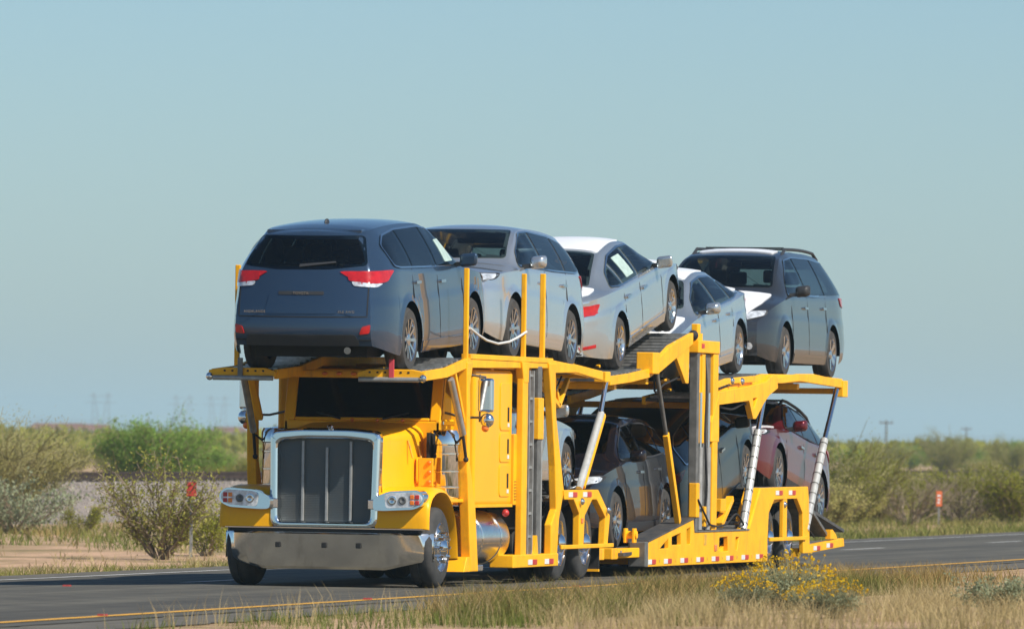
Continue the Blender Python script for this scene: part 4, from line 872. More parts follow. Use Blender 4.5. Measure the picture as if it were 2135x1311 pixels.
SPEC = {
 'suv': dict(L=4.89, W=1.885, r=0.365, fo=0.96, wb=2.79, crown=0.05, bulge=0.13, rtaper=0.17, rdepth=1.1, ftaper=0.14,
    top=[(0, 0.93), (0.15, 1.01), (0.5, 1.075), (1.1, 1.14), (1.25, 1.17), (1.62, 1.41), (2.05, 1.615), (2.5, 1.68), (3.2, 1.695), (4.2, 1.67), (4.7, 1.635), (4.89, 1.61)],
    belt=[(0, 0.86), (0.3, 0.96), (0.8, 1.03), (1.4, 1.08), (3.0, 1.11), (4.4, 1.16), (4.89, 1.15)],
    edge=[(0, 0.70), (0.6, 0.76), (1.2, 0.76), (1.7, 0.69), (2.2, 0.62), (3.5, 0.61), (4.5, 0.60), (4.89, 0.60)],
    shF=[(0.2, 0.10), (0.4, 0.0), (0.7, 0.0), (0.88, 0.03), (1.0, 0.09)], shR=[(0.3, -0.08), (0.5, 0.0), (0.75, -0.03), (1.0, -0.09), (1.17, -0.14), (1.45, -0.34), (1.66, -0.46)],
    dlo=[(1.38, 1.125), (1.62, 1.32), (2.1, 1.555), (2.5, 1.59), (3.5, 1.585), (4.05, 1.535), (4.28, 1.43), (4.22, 1.21), (4.02, 1.185), (3.0, 1.155)], pill=[2.48, 3.52], ws=[(-0.69, 1.22), (0.69, 1.22), (0.585, 1.59), (-0.585, 1.59)],
    style='ten'),
 'sedan': dict(L=4.88, W=1.84, r=0.335, fo=0.97, wb=2.825, crown=0.045, bulge=0.15, rtaper=0.27, rdepth=0.5,
    top=[(0, 0.70), (0.2, 0.79), (0.7, 0.90), (1.25, 0.985), (1.38, 1.01), (1.8, 1.22), (2.25, 1.415), (2.75, 1.47), (3.2, 1.445), (3.7, 1.315), (4.22, 1.12), (4.6, 1.115), (4.88, 1.08)],
    belt=[(0, 0.66), (0.3, 0.76), (0.8, 0.85), (1.5, 0.925), (3.2, 0.97), (4.3, 1.02), (4.88, 1.0)],
    edge=[(0, 0.66), (0.6, 0.74), (1.35, 0.73), (1.9, 0.62), (2.4, 0.56), (3.2, 0.55), (3.8, 0.60), (4.3, 0.69), (4.88, 0.66)],
    shF=[(0.2, 0.12), (0.45, 0.0), (0.55, 0.0), (0.7, 0.08), (0.9, 0.16)], shR=[(0.3, -0.06), (0.5, 0.0), (0.75, -0.02), (0.95, -0.05), (1.1, 0.0)],
    dlo=[(1.55, 0.975), (1.85, 1.15), (2.25, 1.325), (2.7, 1.365), (3.2, 1.335), (3.65, 1.2), (3.92, 1.06), (3.6, 1.025), (2.6, 1.0)], pill=[2.62, 3.42], ws=[(-0.68, 1.045), (0.68, 1.045), (0.54, 1.36), (-0.54, 1.36)],
    style='ten'),
 'van': dict(L=5.09, W=1.985, r=0.35, fo=0.98, wb=3.03, crown=0.05, bulge=0.12, rtaper=0.07, rdepth=0.8,
    top=[(0, 0.80), (0.15, 0.92), (0.55, 1.06), (0.95, 1.15), (1.05, 1.18), (1.5, 1.47), (1.95, 1.69), (2.5, 1.78), (3.4, 1.79), (4.4, 1.76), (4.9, 1.70), (5.09, 1.66)],
    belt=[(0, 0.74), (0.3, 0.90), (0.8, 1.02), (1.3, 1.08), (3.0, 1.10), (5.09, 1.14)],
    edge=[(0, 0.70), (0.6, 0.77), (1.05, 0.78), (1.6, 0.71), (2.1, 0.65), (3.5, 0.64), (5.09, 0.63)],
    shF=[(0.2, 0.10), (0.45, 0.0), (0.6, 0.0), (0.85, 0.1), (1.0, 0.18)], shR=[(0.3, -0.08), (0.5, 0.0), (1.0, -0.05), (1.2, -0.08), (1.7, -0.3)],
    dlo=[(1.30, 1.13), (1.62, 1.36), (2.05, 1.61), (2.5, 1.66), (3.6, 1.665), (4.5, 1.63), (4.78, 1.55), (4.86, 1.2), (3.0, 1.145)], pill=[2.45, 3.62], ws=[(-0.73, 1.23), (0.73, 1.23), (0.61, 1.67), (-0.61, 1.67)],
    style='five'),
}
SPEC['cross'] = dict(SPEC['suv'], L=4.65, fo=0.93, wb=2.66, W=1.85,
    top=[(0, 0.84), (0.15, 0.95), (0.5, 1.03), (1.05, 1.11), (1.2, 1.14), (1.6, 1.38), (2.0, 1.58), (2.45, 1.66), (3.0, 1.67), (3.8, 1.62), (4.4, 1.53), (4.65, 1.48)],
    dlo=[(1.35, 1.11), (1.6, 1.29), (2.05, 1.51), (2.5, 1.555), (3.2, 1.55), (3.8, 1.48), (4.1, 1.36), (4.0, 1.2), (3.0, 1.145)], pill=[2.42, 3.35], ws=[(-0.66, 1.19), (0.66, 1.19), (0.565, 1.56), (-0.565, 1.56)],
    belt=[(0, 0.78), (0.3, 0.91), (0.8, 1.0), (1.4, 1.06), (3.0, 1.10), (4.2, 1.15), (4.65, 1.14)])
SPEC['wagon'] = dict(SPEC['suv'], L=4.82, W=1.84, r=0.345, fo=0.98, wb=2.745,
    top=[(0, 0.76), (0.15, 0.86), (0.5, 0.95), (1.15, 1.04), (1.3, 1.07), (1.7, 1.29), (2.15, 1.48), (2.6, 1.555), (3.3, 1.56), (4.2, 1.50), (4.6, 1.44), (4.82, 1.40)],
    belt=[(0, 0.72), (0.3, 0.83), (0.8, 0.92), (1.5, 0.98), (3.0, 1.02), (4.4, 1.07), (4.82, 1.06)],
    dlo=[(1.48, 1.03), (1.75, 1.2), (2.2, 1.41), (2.6, 1.455), (3.4, 1.45), (4.1, 1.39), (4.42, 1.27), (4.3, 1.12), (3.0, 1.06)], pill=[2.55, 3.5], ws=[(-0.67, 1.11), (0.67, 1.11), (0.57, 1.46), (-0.57, 1.46)],
    shR=[(0.3, -0.08), (0.5, 0.0), (0.75, -0.03), (1.0, -0.08), (1.15, -0.14), (1.45, -0.40)])
SHAPES = {k: car_shape(v) for k, v in SPEC.items()}

def make_car(name, label, cat, kind, paint, mid, pitch, rear_first, film=False, rails=False, sheet=None, clad=False, badge=False):
    sp = SPEC[kind]; me0, bvh = SHAPES[kind]; L, W, r = sp['L'], sp['W'], sp['r']; xo = sp['fo'] + sp['wb'] / 2
    root = thing(name, label, cat, (mid[0], mid[2] if len(mid) > 2 else 0, mid[1]), (0, pitch, math.pi if rear_first else 0), 'new cars on the car hauler')
    body = link('body', me0.copy(), paint, root, smooth=True); body.data.materials.append(M['frit']); body.location = (-xo, 0, 0)
    O = lambda nm, poly, view, mat, off=0.006, par=None, res=0.07: overlay(bvh, nm, poly, view, mat, par or body, off, res)
    MBX = lambda mb, nm, mat, par=None, **k: mb.obj(nm, mat, par or body, **k)
    low = 'plastic' if clad else paint
    # glass
    for v in 'LR':
        ring(bvh, rpoly(sp['dlo'], 0.05), 0.03, v, 'trim' if not clad else 'plastic', body)
        cuts = [0] + sp['pill'] + [9]
        for i in range(3):
            pane = clipx(rpoly(sp['dlo'], 0.05), cuts[i] + (0.035 if i else 0), cuts[i + 1] - (0.035 if i < 2 else 0))
            w = O('side_window', pane, v, 'glass_side' if i == 0 or kind == 'sedan' else 'glass_tint', 0.009)
            if sheet == i and v == ('R' if rear_first else 'L'):
                x0 = min(p[0] for p in pane); x1 = max(p[0] for p in pane); z0 = min(p[1] for p in pane); c = (x0 + x1) / 2
                O('price_sheet', rpoly([(c - 0.25, z0 + 0.05), (c + 0.12, z0 + 0.05), (c + 0.14, z0 + 0.3), (c - 0.2, z0 + 0.3)], 0.02), v, 'sheet', 0.012, w)
    O('windshield', rpoly(sp['ws'], 0.06), 'F', 'glass', 0.007)
    zr = 0.45
    sides = (('L', -1), ('R', 1))
    for v, s in sides:
        for x in (1.42 if kind != 'sedan' else 1.5, sp['pill'][0], sp['pill'][1] + 0.02):
            zb = {0: 0.3}.get(0); top_ = curve1(sp['belt'])(x) + 0.02
            O('door_seam', [(x - 0.008, 0.32), (x + 0.008, 0.32), (x + 0.008, top_), (x - 0.008, top_)], v, 'under', 0.0025, res=0.15)
        for x in (sp['pill'][0] - 0.17, sp['pill'][1] - 0.14):
            z = curve1(sp['belt'])(x) - 0.13
            O('door_handle', rpoly([(x - 0.1, z - 0.016), (x + 0.1, z - 0.016), (x + 0.1, z + 0.016), (x - 0.1, z + 0.016)], 0.012), v, 'trim', 0.03, res=0.04)
        O('sill_cladding', [(sp['fo'] + r + 0.12, 0.215), (sp['fo'] + sp['wb'] - r - 0.12, 0.215), (sp['fo'] + sp['wb'] - r - 0.12, 0.33), (sp['fo'] + r + 0.12, 0.33)], v, low if clad else paint, 0.012)
        mx = sp['dlo'][0][0] + 0.17; mz = curve1(sp['belt'])(mx) + 0.10
        MBX(MB().add([(mx + dx * (0.06 if dx < 0 else 0.075), s * (W / 2 + 0.1) + dy * (0.115 if dx > 0 else 0.075), mz + dz * (0.085 if dx > 0 else 0.055) + 0.012 * dy * s) for dx in (-1, 1) for dy in (-1, 1) for dz in (-1, 1)], [(0, 1, 3, 2), (4, 6, 7, 5), (0, 4, 5, 1), (2, 3, 7, 6), (0, 2, 6, 4), (1, 5, 7, 3)]), 'door_mirror', 'plastic' if kind == 'van' else paint, smooth=True, bevel=0.045, seg=4)
        MBX(MB().bar((mx, s * (W / 2 - 0.1), mz - 0.06), (mx, s * (W / 2 + 0.06), mz - 0.04), 0.07, 0.05), 'mirror_stalk', 'plastic')
    # front: headlights, grille, fog lamps
    zh = curve1(sp['belt'])(0.15); z1 = sp['top'][1][1]
    for s in (-1, 1):
        hl = [(0.40, zh - 0.10), (0.62, zh - 0.07), (0.84, zh - 0.01), (0.86, zh + 0.06), (0.66, zh + 0.05), (0.42, zh - 0.005)]
        hl = [(s * a, b) for a, b in hl]; hl = hl if s > 0 else list(reversed(hl))
        O('headlight_housing', inset(rpoly(hl, 0.03), -0.02), 'F', 'plastic', 0.006, res=0.04)
        h = O('headlight', rpoly(hl, 0.03), 'F', 'lens', 0.012, res=0.04)
        O('lamp_bowl', [(s * 0.58 + 0.045 * math.cos(t), zh - 0.03 + 0.04 * math.sin(t)) for t in np.linspace(0, 6.28, 13)[:-1]], 'F', 'chrome', 0.016, h, 0.03)
        fl = rpoly([(s * 0.52, 0.30), (s * 0.75, 0.34), (s * 0.78, 0.56), (s * 0.64, 0.5)], 0.03)
        fg = O('fog_lamp_recess', fl if s > 0 else list(reversed(fl)), 'F', 'plastic', 0.006, res=0.05)
        O('fog_lamp', [(s * 0.69 + 0.045 * math.cos(t), 0.41 + 0.045 * math.sin(t)) for t in np.linspace(0, 6.28, 13)[:-1]], 'F', 'lens', 0.014, fg, 0.03)
    gz0 = 0.62
    O('upper_grille', rpoly([(-0.40, gz0), (0.40, gz0), (0.44, zh - 0.03), (-0.44, zh - 0.03)], 0.03), 'F', 'plastic', 0.006)
    for i in range(3): O('grille_slat', [(-0.38, gz0 + 0.03 + 0.045 * i), (0.38, gz0 + 0.03 + 0.045 * i), (0.38, gz0 + 0.045 + 0.045 * i), (-0.38, gz0 + 0.045 + 0.045 * i)], 'F', 'trim', 0.011)
    O('lower_grille', rpoly([(-0.5, 0.33), (0.5, 0.33), (0.42, 0.55), (-0.42, 0.55)], 0.03), 'F', 'plastic', 0.006)
    O('front_skirt', [(-0.7, 0.285), (0.7, 0.285), (0.7, 0.32), (-0.7, 0.32)], 'F', 'plastic', 0.006)
    # rear
    zt = curve1(sp['belt'])(L)
    if kind == 'sedan':
        O('rear_window', rear_poly(sp), 'T', 'glass', 0.007)
        for s in (-1, 1):
            tl = rpoly([(s * 0.42, 0.86), (s * 0.80, 0.82), (s * 0.83, 0.95), (s * 0.45, 0.94)], 0.025)
            O('tail_lamp', tl if s > 0 else list(reversed(tl)), 'B', 'red', 0.012, res=0.04)
            O('tail_lamp', [(4.55, 0.84), (4.86, 0.82), (4.86, 0.96), (4.72, 0.95)], 'L' if s < 0 else 'R', 'red', 0.01, res=0.04)
            O('rear_reflector', [(s * 0.72 - 0.08, 0.42), (s * 0.72 + 0.08, 0.42), (s * 0.72 + 0.08, 0.46), (s * 0.72 - 0.08, 0.46)], 'B', 'red', 0.01)
            MBX(MB().tube((L - 0.12, s * 0.55, 0.27), (L + 0.04, s * 0.55, 0.27), 0.04), 'exhaust_tip', 'chrome')
        O('plate_recess', rpoly([(-0.3, 0.6), (0.3, 0.6), (0.3, 0.76), (-0.3, 0.76)], 0.03), 'B', low, 0.006)
        O('trunk_seam', [(-0.62, 0.79), (0.62, 0.79), (0.62, 0.802), (-0.62, 0.802)], 'B', 'under', 0.004)
        O('rear_skirt', rpoly([(-0.7, 0.33), (0.7, 0.33), (0.6, 0.42), (-0.6, 0.42)], 0.03), 'B', 'plastic', 0.006)
    else:
        tz = zt
        O('rear_window', rear_poly(sp), 'B', 'glass', 0.008)
        for s in (-1, 1):
            tl = rpoly([(s * 0.52, tz - 0.085), (s * 0.80, tz - 0.125), (s * 0.86, tz - 0.11), (s * 0.88, tz + 0.015), (s * 0.50, tz + 0.0)], 0.02)
            O('tail_lamp', tl if s > 0 else list(reversed(tl)), 'B', 'red', 0.014, res=0.04)
            ll = rpoly([(s * 0.58, tz - 0.145), (s * 0.8, tz - 0.165), (s * 0.84, tz - 0.125), (s * 0.55, tz - 0.095)], 0.02)
            O('reverse_lamp', ll if s > 0 else list(reversed(ll)), 'B', 'lens', 0.012, res=0.04)
            O('tail_lamp', rpoly([(L - 0.46, tz + 0.01), (L - 0.34, tz - 0.10), (L - 0.05, tz - 0.125), (L - 0.04, tz + 0.015)], 0.02), 'L' if s < 0 else 'R', 'red', 0.012, res=0.04)
            rf = rpoly([(s * 0.66, 0.47), (s * 0.77, 0.485), (s * 0.78, 0.58), (s * 0.69, 0.555)], 0.02)
            O('rear_reflector', rf if s > 0 else list(reversed(rf)), 'B', 'red', 0.010, res=0.05)
        MBX(MB().tube((L - 0.15, 0.5, 0.3), (L + 0.02, 0.52, 0.29), 0.04), 'exhaust_tip', 'chrome')
        g = O('plate_recess', rpoly([(-0.42, 0.70), (0.42, 0.70), (0.36, 0.93), (0.2, 0.98), (-0.2, 0.98), (-0.36, 0.93)], 0.04), 'B', paint, 0.010)
        O('plate_garnish', rpoly([(-0.26, 0.905), (0.26, 0.905), (0.26, 0.945), (-0.26, 0.945)], 0.015), 'B', 'plastic', 0.016, g)
        for z in (0.66, 0.40): O('bumper_line', [(-0.78, z), (0.78, z), (0.78, z + 0.012), (-0.78, z + 0.012)], 'B', 'under', 0.004)
        for s in (-1, 1): O('hatch_seam', [(s * 0.74 - 0.006, 0.68), (s * 0.74 + 0.006, 0.68), (s * 0.74 + 0.006, tz - 0.15), (s * 0.74 - 0.006, tz - 0.15)], 'B', 'under', 0.004)
        O('rear_skirt', rpoly([(-0.66, 0.345), (0.66, 0.345), (0.62, 0.47), (-0.62, 0.47)], 0.04), 'B', 'plastic', 0.008)
        O('rear_wiper', [(-0.04, tz + 0.055), (0.36, tz + 0.10), (0.36, tz + 0.115), (-0.04, tz + 0.085)], 'B', 'plastic', 0.022, res=0.05)
        MBX(MB().box(L - 0.62, L - 0.48, -0.55, 0.55, sp['top'][-1][1] - 0.05, sp['top'][-1][1] + 0.004), 'roof_spoiler', paint, bevel=0.012)
        MBX(MB().ball((L - 1.0, 0, sp['top'][-2][1] + 0.045), 0.06, (1.2, 0.4, 0.7)), 'roof_fin', 'plastic', smooth=True)
    if badge:
        for nm, tx, y, z in (('badge', 'TOYOTA', 0.0, 0.925), ('badge', 'HIGHLANDER', -0.52, 0.72), ('badge', 'XLE AWD', 0.52, 0.72)):
            loc, nor, *_ = bvh.ray_cast(Vector((12, y, z)), Vector((-1, 0, 0)))
            text_part(nm, tx, 0.04, (loc.x + 0.02, y, z), (math.pi / 2, 0, math.pi / 2), 'trim', body)
    if rails:
        for s in (-1, 1):
            ye = curve1(sp['edge'])(3.0) - 0.02; tt = curve1(sp['top'])
            MBX(MB().path([(x, s * ye, tt(x) + (0.0 if 2.4 < x < L - 0.8 else -0.07)) for x in np.linspace(2.15, L - 0.55, 9)], 0.022), 'roof_rail', 'plastic')
        for x in (2.7, 3.7): MBX(MB().box(x - 0.03, x + 0.03, -0.55, 0.55, curve1(sp['top'])(x) + 0.01, curve1(sp['top'])(x) + 0.03), 'cross_bar', 'plastic')
    if film:
        hb = sp['dlo'][0][0] - 0.28; tp = [p for p in sp['top']]
        O('hood_film', rpoly([(0.14, -0.6), (0.5, -0.75), (hb, -0.77), (hb, 0.77), (0.5, 0.75), (0.14, 0.6)], 0.06), 'T', 'film', 0.014, res=0.05)
        if film == 'all':
            O('roof_film', rpoly([(2.22, -0.53), (3.3, -0.52), (3.3, 0.52), (2.22, 0.53)], 0.08), 'T', 'film', 0.014, res=0.05)
            O('trunk_edge_film', rpoly([(-0.52, 0.965), (0.52, 0.965), (0.55, 1.075), (-0.55, 1.075)], 0.04), 'B', 'film', 0.014, res=0.05)
            O('trunk_film', rpoly([(4.2, -0.7), (4.5, -0.7), (4.8, -0.58), (4.8, 0.58), (4.5, 0.7), (4.2, 0.7)], 0.06), 'T', 'film', 0.014, res=0.05)
        else:
            O('roof_edge_film', rpoly([(2.15, -0.52), (2.42, -0.54), (2.42, 0.54), (2.15, 0.52)], 0.04), 'T', 'film', 0.014, res=0.05)
    interior(sp, body)
    # underbody and wheels
    MBX(MB().box(0.35, L - 0.35, -(W / 2 - 0.3), W / 2 - 0.3, 0.2, 0.82).box(sp['fo'] + r + 0.1, sp['fo'] + sp['wb'] - r - 0.1, -(W / 2 - 0.1), W / 2 - 0.1, 0.2, 0.5), 'underbody', 'under')
    wm, rm = car_wheel(r, sp['style'])
    for x in (sp['fo'], sp['fo'] + sp['wb']):
        for s in (-1, 1):
            w = bpy.data.objects.new('wheel', wm); COL.objects.link(w); w.parent = root; w.location = (x - xo, s * (W / 2 - 0.13), r)
            w.rotation_euler = (0, random.uniform(0, 1), 0 if s < 0 else math.pi)
            q = bpy.data.objects.new('rim', rm); COL.objects.link(q); q.parent = w
    return root

def paintm(name, col, metal=0.6, rough=0.32, cw=1.0):
    m = pm(name, col, rough, metal, coat=1.0, var=0.03, vscale=2.0); b = m.node_tree.nodes['Principled BSDF']
    b.inputs['Coat Roughness'].default_value = 0.015; b.inputs['Coat IOR'].default_value = 1.5; b.inputs['Coat Weight'].default_value = cw; b.inputs['Specular IOR Level'].default_value = 0.3; return m
P_navy = paintm('navy_blue_car_paint', (0.028, 0.055, 0.10), 0.4, 0.25, 0.8)
P_silver = paintm('silver_car_paint', (0.60, 0.63, 0.65), 0.78, 0.24)
P_silver2 = paintm('cool_silver_car_paint', (0.53, 0.575, 0.595), 0.78, 0.24)
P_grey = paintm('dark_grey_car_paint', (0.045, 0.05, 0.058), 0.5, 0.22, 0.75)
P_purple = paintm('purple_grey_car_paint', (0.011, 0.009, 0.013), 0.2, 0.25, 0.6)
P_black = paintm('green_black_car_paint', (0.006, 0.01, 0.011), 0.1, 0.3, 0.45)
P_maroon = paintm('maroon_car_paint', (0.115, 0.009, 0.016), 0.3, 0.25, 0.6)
make_car('suv', 'dark blue SUV, rear end to us, at the very front of the upper deck', 'suv', 'suv', P_navy, (1.41, 2.51, -0.04), R(3.5), True, sheet=0, badge=True)
make_car('suv', 'silver SUV facing forward on the upper deck behind the dark blue one', 'suv', 'suv', P_silver, (6.24, 2.59), R(1.7), False)
make_car('sedan', 'silver sedan with white film on roof and trunk, nose tilted up on the upper deck', 'sedan', 'sedan', P_silver2, (11.73, 2.84), R(10.6), True, film='all', sheet=1)
make_car('sedan', 'silver sedan with white film facing forward, nose low, just behind the trailer tower', 'sedan', 'sedan', P_silver2, (15.65, 2.465), R(-5.7), False, film='all')
make_car('minivan', 'dark grey minivan with white film on its hood at the rear of the upper deck', 'minivan', 'van', P_grey, (21.1, 2.585), 0.0, False, film='edge', rails=True)
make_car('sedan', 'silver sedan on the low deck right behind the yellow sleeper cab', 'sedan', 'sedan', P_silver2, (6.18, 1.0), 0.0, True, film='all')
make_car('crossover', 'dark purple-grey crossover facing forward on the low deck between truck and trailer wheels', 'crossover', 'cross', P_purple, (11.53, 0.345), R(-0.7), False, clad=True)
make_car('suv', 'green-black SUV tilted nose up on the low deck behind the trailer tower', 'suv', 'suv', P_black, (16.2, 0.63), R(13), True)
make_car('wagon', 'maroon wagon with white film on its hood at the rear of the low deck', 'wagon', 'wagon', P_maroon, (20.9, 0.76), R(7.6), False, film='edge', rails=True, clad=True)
# ------------------------------------------------------------------ plants
M['creosote'] = leafmat('creosote_leaf', (0.21, 0.22, 0.04), (0.42, 0.4, 0.1))
M['green'] = leafmat('fresh_green_leaf', (0.13, 0.24, 0.03), (0.28, 0.42, 0.08))
M['paloverde'] = leafmat('palo_verde_leaf', (0.3, 0.28, 0.08), (0.52, 0.46, 0.18))
M['olive'] = leafmat('olive_scrub_leaf', (0.18, 0.2, 0.02), (0.33, 0.32, 0.055))
M['greyleaf'] = leafmat('grey_green_leaf', (0.202, 0.232, 0.139), (0.348, 0.377, 0.232))
M['flower'] = leafmat('yellow_flower', (0.65, 0.38, 0.01), (0.75, 0.5, 0.02), trans=0.2)
M['dry'] = leafmat('dry_grass', (0.36, 0.28, 0.12), (0.58, 0.46, 0.25))
M['drydark'] = leafmat('brown_dry_grass', (0.248, 0.186, 0.070), (0.435, 0.319, 0.131))
M['grass'] = leafmat('green_grass', (0.09, 0.13, 0.025), (0.2, 0.23, 0.06))
M['weed'] = leafmat('olive_weed', (0.11, 0.12, 0.03), (0.24, 0.23, 0.07), 1.5)
M['twig'] = pm('grey_twig', (0.27, 0.21, 0.14), 0.9, var=0.4)
M['gtwig'] = pm('green_twig', (0.3, 0.27, 0.12), 0.9, var=0.4)

def leaves(P, size, asp, up=0.2):
    n = len(P); d = rng.normal(size=(n, 3)); d[:, 2] += up; d /= np.linalg.norm(d, axis=1)[:, None]
    e = np.cross(d, rng.normal(size=(n, 3))); e /= np.linalg.norm(e, axis=1)[:, None] + 1e-9
    s = (size * rng.uniform(0.6, 1.4, n))[:, None]
    V = np.stack([P - e * s * asp, P + d * s, P + e * s * asp, P - d * s * 0.5], 1).reshape(-1, 3)
    F = np.arange(n * 4).reshape(n, 4); return V, F

def skeleton(h, rx, stems, sub, seed, spread=1.0, lift=0.8, ragged=0.35):
    """woody stems: list of polylines with radius, plus tip points for leaves"""
    rs = np.random.default_rng(seed); segs = []; tips = []
    for i in range(stems):
        a = rs.uniform(0, 2 * math.pi); out = rs.uniform(0.25, 1.0) * spread; hh = h * (1 - ragged * rs.uniform(0, 1)) * (1.05 - 0.35 * out)
        p = np.array([0.08 * math.cos(a), 0.08 * math.sin(a), 0.0]); m = 6; pts = [p]
        for k in range(1, m + 1):
            t = k / m; pts.append(np.array([math.cos(a) * rx * out * t ** lift, math.sin(a) * rx * out * t ** lift, hh * t ** (1.2 - 0.3 * out)]) + rs.normal(size=3) * 0.03 * h)
        segs.append((pts, 0.012 * h))
        for j in range(sub):
            t = rs.uniform(0.3, 1.0); q = pts[min(m, int(t * m))]; b = a + rs.normal() * 0.9; l = h * rs.uniform(0.12, 0.32)
            e1 = q + np.array([math.cos(b) * l * 0.5, math.sin(b) * l * 0.5, l * rs.uniform(0.1, 0.7)]); e2 = e1 + rs.normal(size=3) * l * 0.25 + np.array([math.cos(b) * l * 0.3, math.sin(b) * l * 0.3, l * 0.25])
            segs.append(([q, e1, e2], 0.005 * h)); tips += [(q, e1), (e1, e2)]
        tips.append((pts[-2], pts[-1]))
    return segs, tips

def plant_mesh(name, h, rx, stems, sub, nleaf, size, asp, seed, lm, tm, spread=1.0, jitter=0.05, lift=0.8):
    segs, tips = skeleton(h, rx, stems, sub, seed, spread, lift)
    mb = MB()
    for pts, r0 in segs:
        for k in range(len(pts) - 1):
            ra = r0 * (1 - 0.8 * k / len(pts)); mb.tube(pts[k], pts[k + 1], max(ra, 0.003), 4, max(r0 * (1 - 0.8 * (k + 1) / len(pts)), 0.002))
    stem = bpy.data.meshes.new(name + '_stems'); stem.from_pydata(mb.v, [], mb.f); stem.materials.append(M[tm])
    leaf = None
    if nleaf:
        idx = rng.integers(0, len(tips), nleaf); t = rng.uniform(0, 1, nleaf)[:, None]
        A = np.array([tips[i][0] for i in idx]); B = np.array([tips[i][1] for i in idx])
        P = A + (B - A) * t + rng.normal(size=(nleaf, 3)) * jitter * h
        P[:, 2] = np.maximum(P[:, 2], 0.02)
        V, F = leaves(P, size, asp); o = raw_mesh('tmp', V, F, lm); leaf = o.data; bpy.data.objects.remove(o)
    return stem, leaf

def plant(name, label, cat, meshes, x, y, sc=1.0, rz=0.0, group=None, extra=None):
    z = gz(x, y) if y < 32 or y > 46 else 0.0
    t = thing(name, label, cat, (x, y, z - 0.02), (0, 0, rz), group); t.scale = (sc, sc, sc * random.uniform(0.92, 1.08))
    for nm, me in (('trunk' if cat == 'tree' else 'stems', meshes[0]), ('crown' if cat == 'tree' else 'foliage', meshes[1])):
        if me: o = bpy.data.objects.new(nm, me); COL.objects.link(o); o.parent = t
    return t

def at(px, depth):   # ground point seen in photo column px at the given depth
    w = _f.normalized() * 16300 + _r2 * (px - 1067.5); k = depth / 16300
    p = CAM + w * k; return p.x, p.y

creo = plant_mesh('creosote', 1.9, 1.1, 26, 10, 5500, 0.032, 0.45, 1, 'creosote', 'twig', jitter=0.05)
creo2 = plant_mesh('creosote_small', 1.0, 0.8, 20, 7, 3500, 0.026, 0.5, 2, 'olive', 'twig', jitter=0.04)
pv1 = plant_mesh('palo_verde', 3.2, 2.3, 60, 16, 42000, 0.035, 0.25, 3, 'paloverde', 'gtwig', jitter=0.06)
pv2 = plant_mesh('palo_verde_b', 3.0, 2.4, 50, 14, 26000, 0.04, 0.28, 4, 'olive', 'gtwig', jitter=0.05)
gr1 = plant_mesh('green_bush', 2.7, 1.9, 40, 12, 26000, 0.045, 0.4, 5, 'green', 'gtwig', jitter=0.05)
ol1 = plant_mesh('olive_scrub', 2.2, 1.9, 32, 10, 11000, 0.05, 0.4, 6, 'olive', 'twig', jitter=0.06)
ol2 = plant_mesh('mixed_scrub', 1.9, 1.7, 30, 9, 9000, 0.055, 0.4, 7, 'paloverde', 'twig', jitter=0.06)
bare = plant_mesh('bare_bush', 1.6, 1.5, 26, 16, 2200, 0.03, 0.25, 8, 'olive', 'twig', jitter=0.04)
brit = plant_mesh('brittlebush', 0.55, 0.5, 40, 6, 3500, 0.022, 0.45, 9, 'greyleaf', 'gtwig', jitter=0.05)
sagb = plant_mesh('low_sage', 0.6, 0.7, 30, 6, 3000, 0.024, 0.45, 10, 'greyleaf', 'twig', jitter=0.07)

# this side of the railway, beyond the road
plant('creosote_bush', 'tall open creosote bush left of the truck bumper', 'bush', creo, *at(345, 134), 1.02, 0.4)
plant('creosote_bush', 'small creosote bush close to the truck headlight on the left', 'bush', creo2, *at(440, 138), 1.1, 2.0)
plant('scrub_bush', 'low grey-green bush at the left edge below the railway bank', 'bush', sagb, *at(40, 165), 2.2, 1.0)
plant('scrub_bush', 'small dark scrub bush on bare sand left of the creosote', 'bush', creo2, *at(178, 168), 0.8, 0.3)
plant('palo_verde', 'large pale yellow-green palo verde at the left edge of the photo', 'tree', pv1, *at(5, 176), 0.86, 0.2)
plant('palo_verde', 'palo verde thicket right behind the rear of the trailer', 'tree', pv2, *at(1745, 205), 0.9, 0.2)
plant('palo_verde', 'palo verde right of the trailer, left of the bare bush', 'tree', pv2, *at(1835, 218), 0.62, 2.2)
plant('bare_bush', 'nearly leafless brown bush behind the orange sign on the right', 'bush', bare, *at(1900, 209), 1.0, 0.5)
plant('bare_bush', 'nearly leafless bush right of the orange sign', 'bush', bare, *at(2010, 214), 1.0, 2.5)
plant('scrub_bush', 'olive scrub bush at the right edge of the photo before the railway', 'bush', ol1, *at(2120, 212), 0.8, 1.5)
plant('scrub_bush', 'olive scrub bush seen under the trailer tail', 'bush', ol1, *at(1690, 222), 0.7, 0.5)
for i, (px, dep, me, sc, lab) in enumerate([(1790, 208, ol2, 0.7, 'yellow-green bush between the trailer tail and the bare bush'), (1868, 222, ol1, 0.62, 'olive bush left of the orange sign'), (1935, 226, ol2, 0.85, 'yellow-green bush just behind the orange sign'),
        (1985, 224, ol1, 0.75, 'olive bush right behind the orange sign'), (2055, 228, ol2, 0.75, 'yellow-green bush between orange sign and right edge'), (2100, 222, pv2, 0.6, 'fine-leaved bush near the right edge'), (1725, 198, ol2, 0.7, 'yellow-green bush touching the trailer tail')]):
    plant('scrub_bush', lab, 'bush', me, *at(px, dep), sc, i * 1.3)
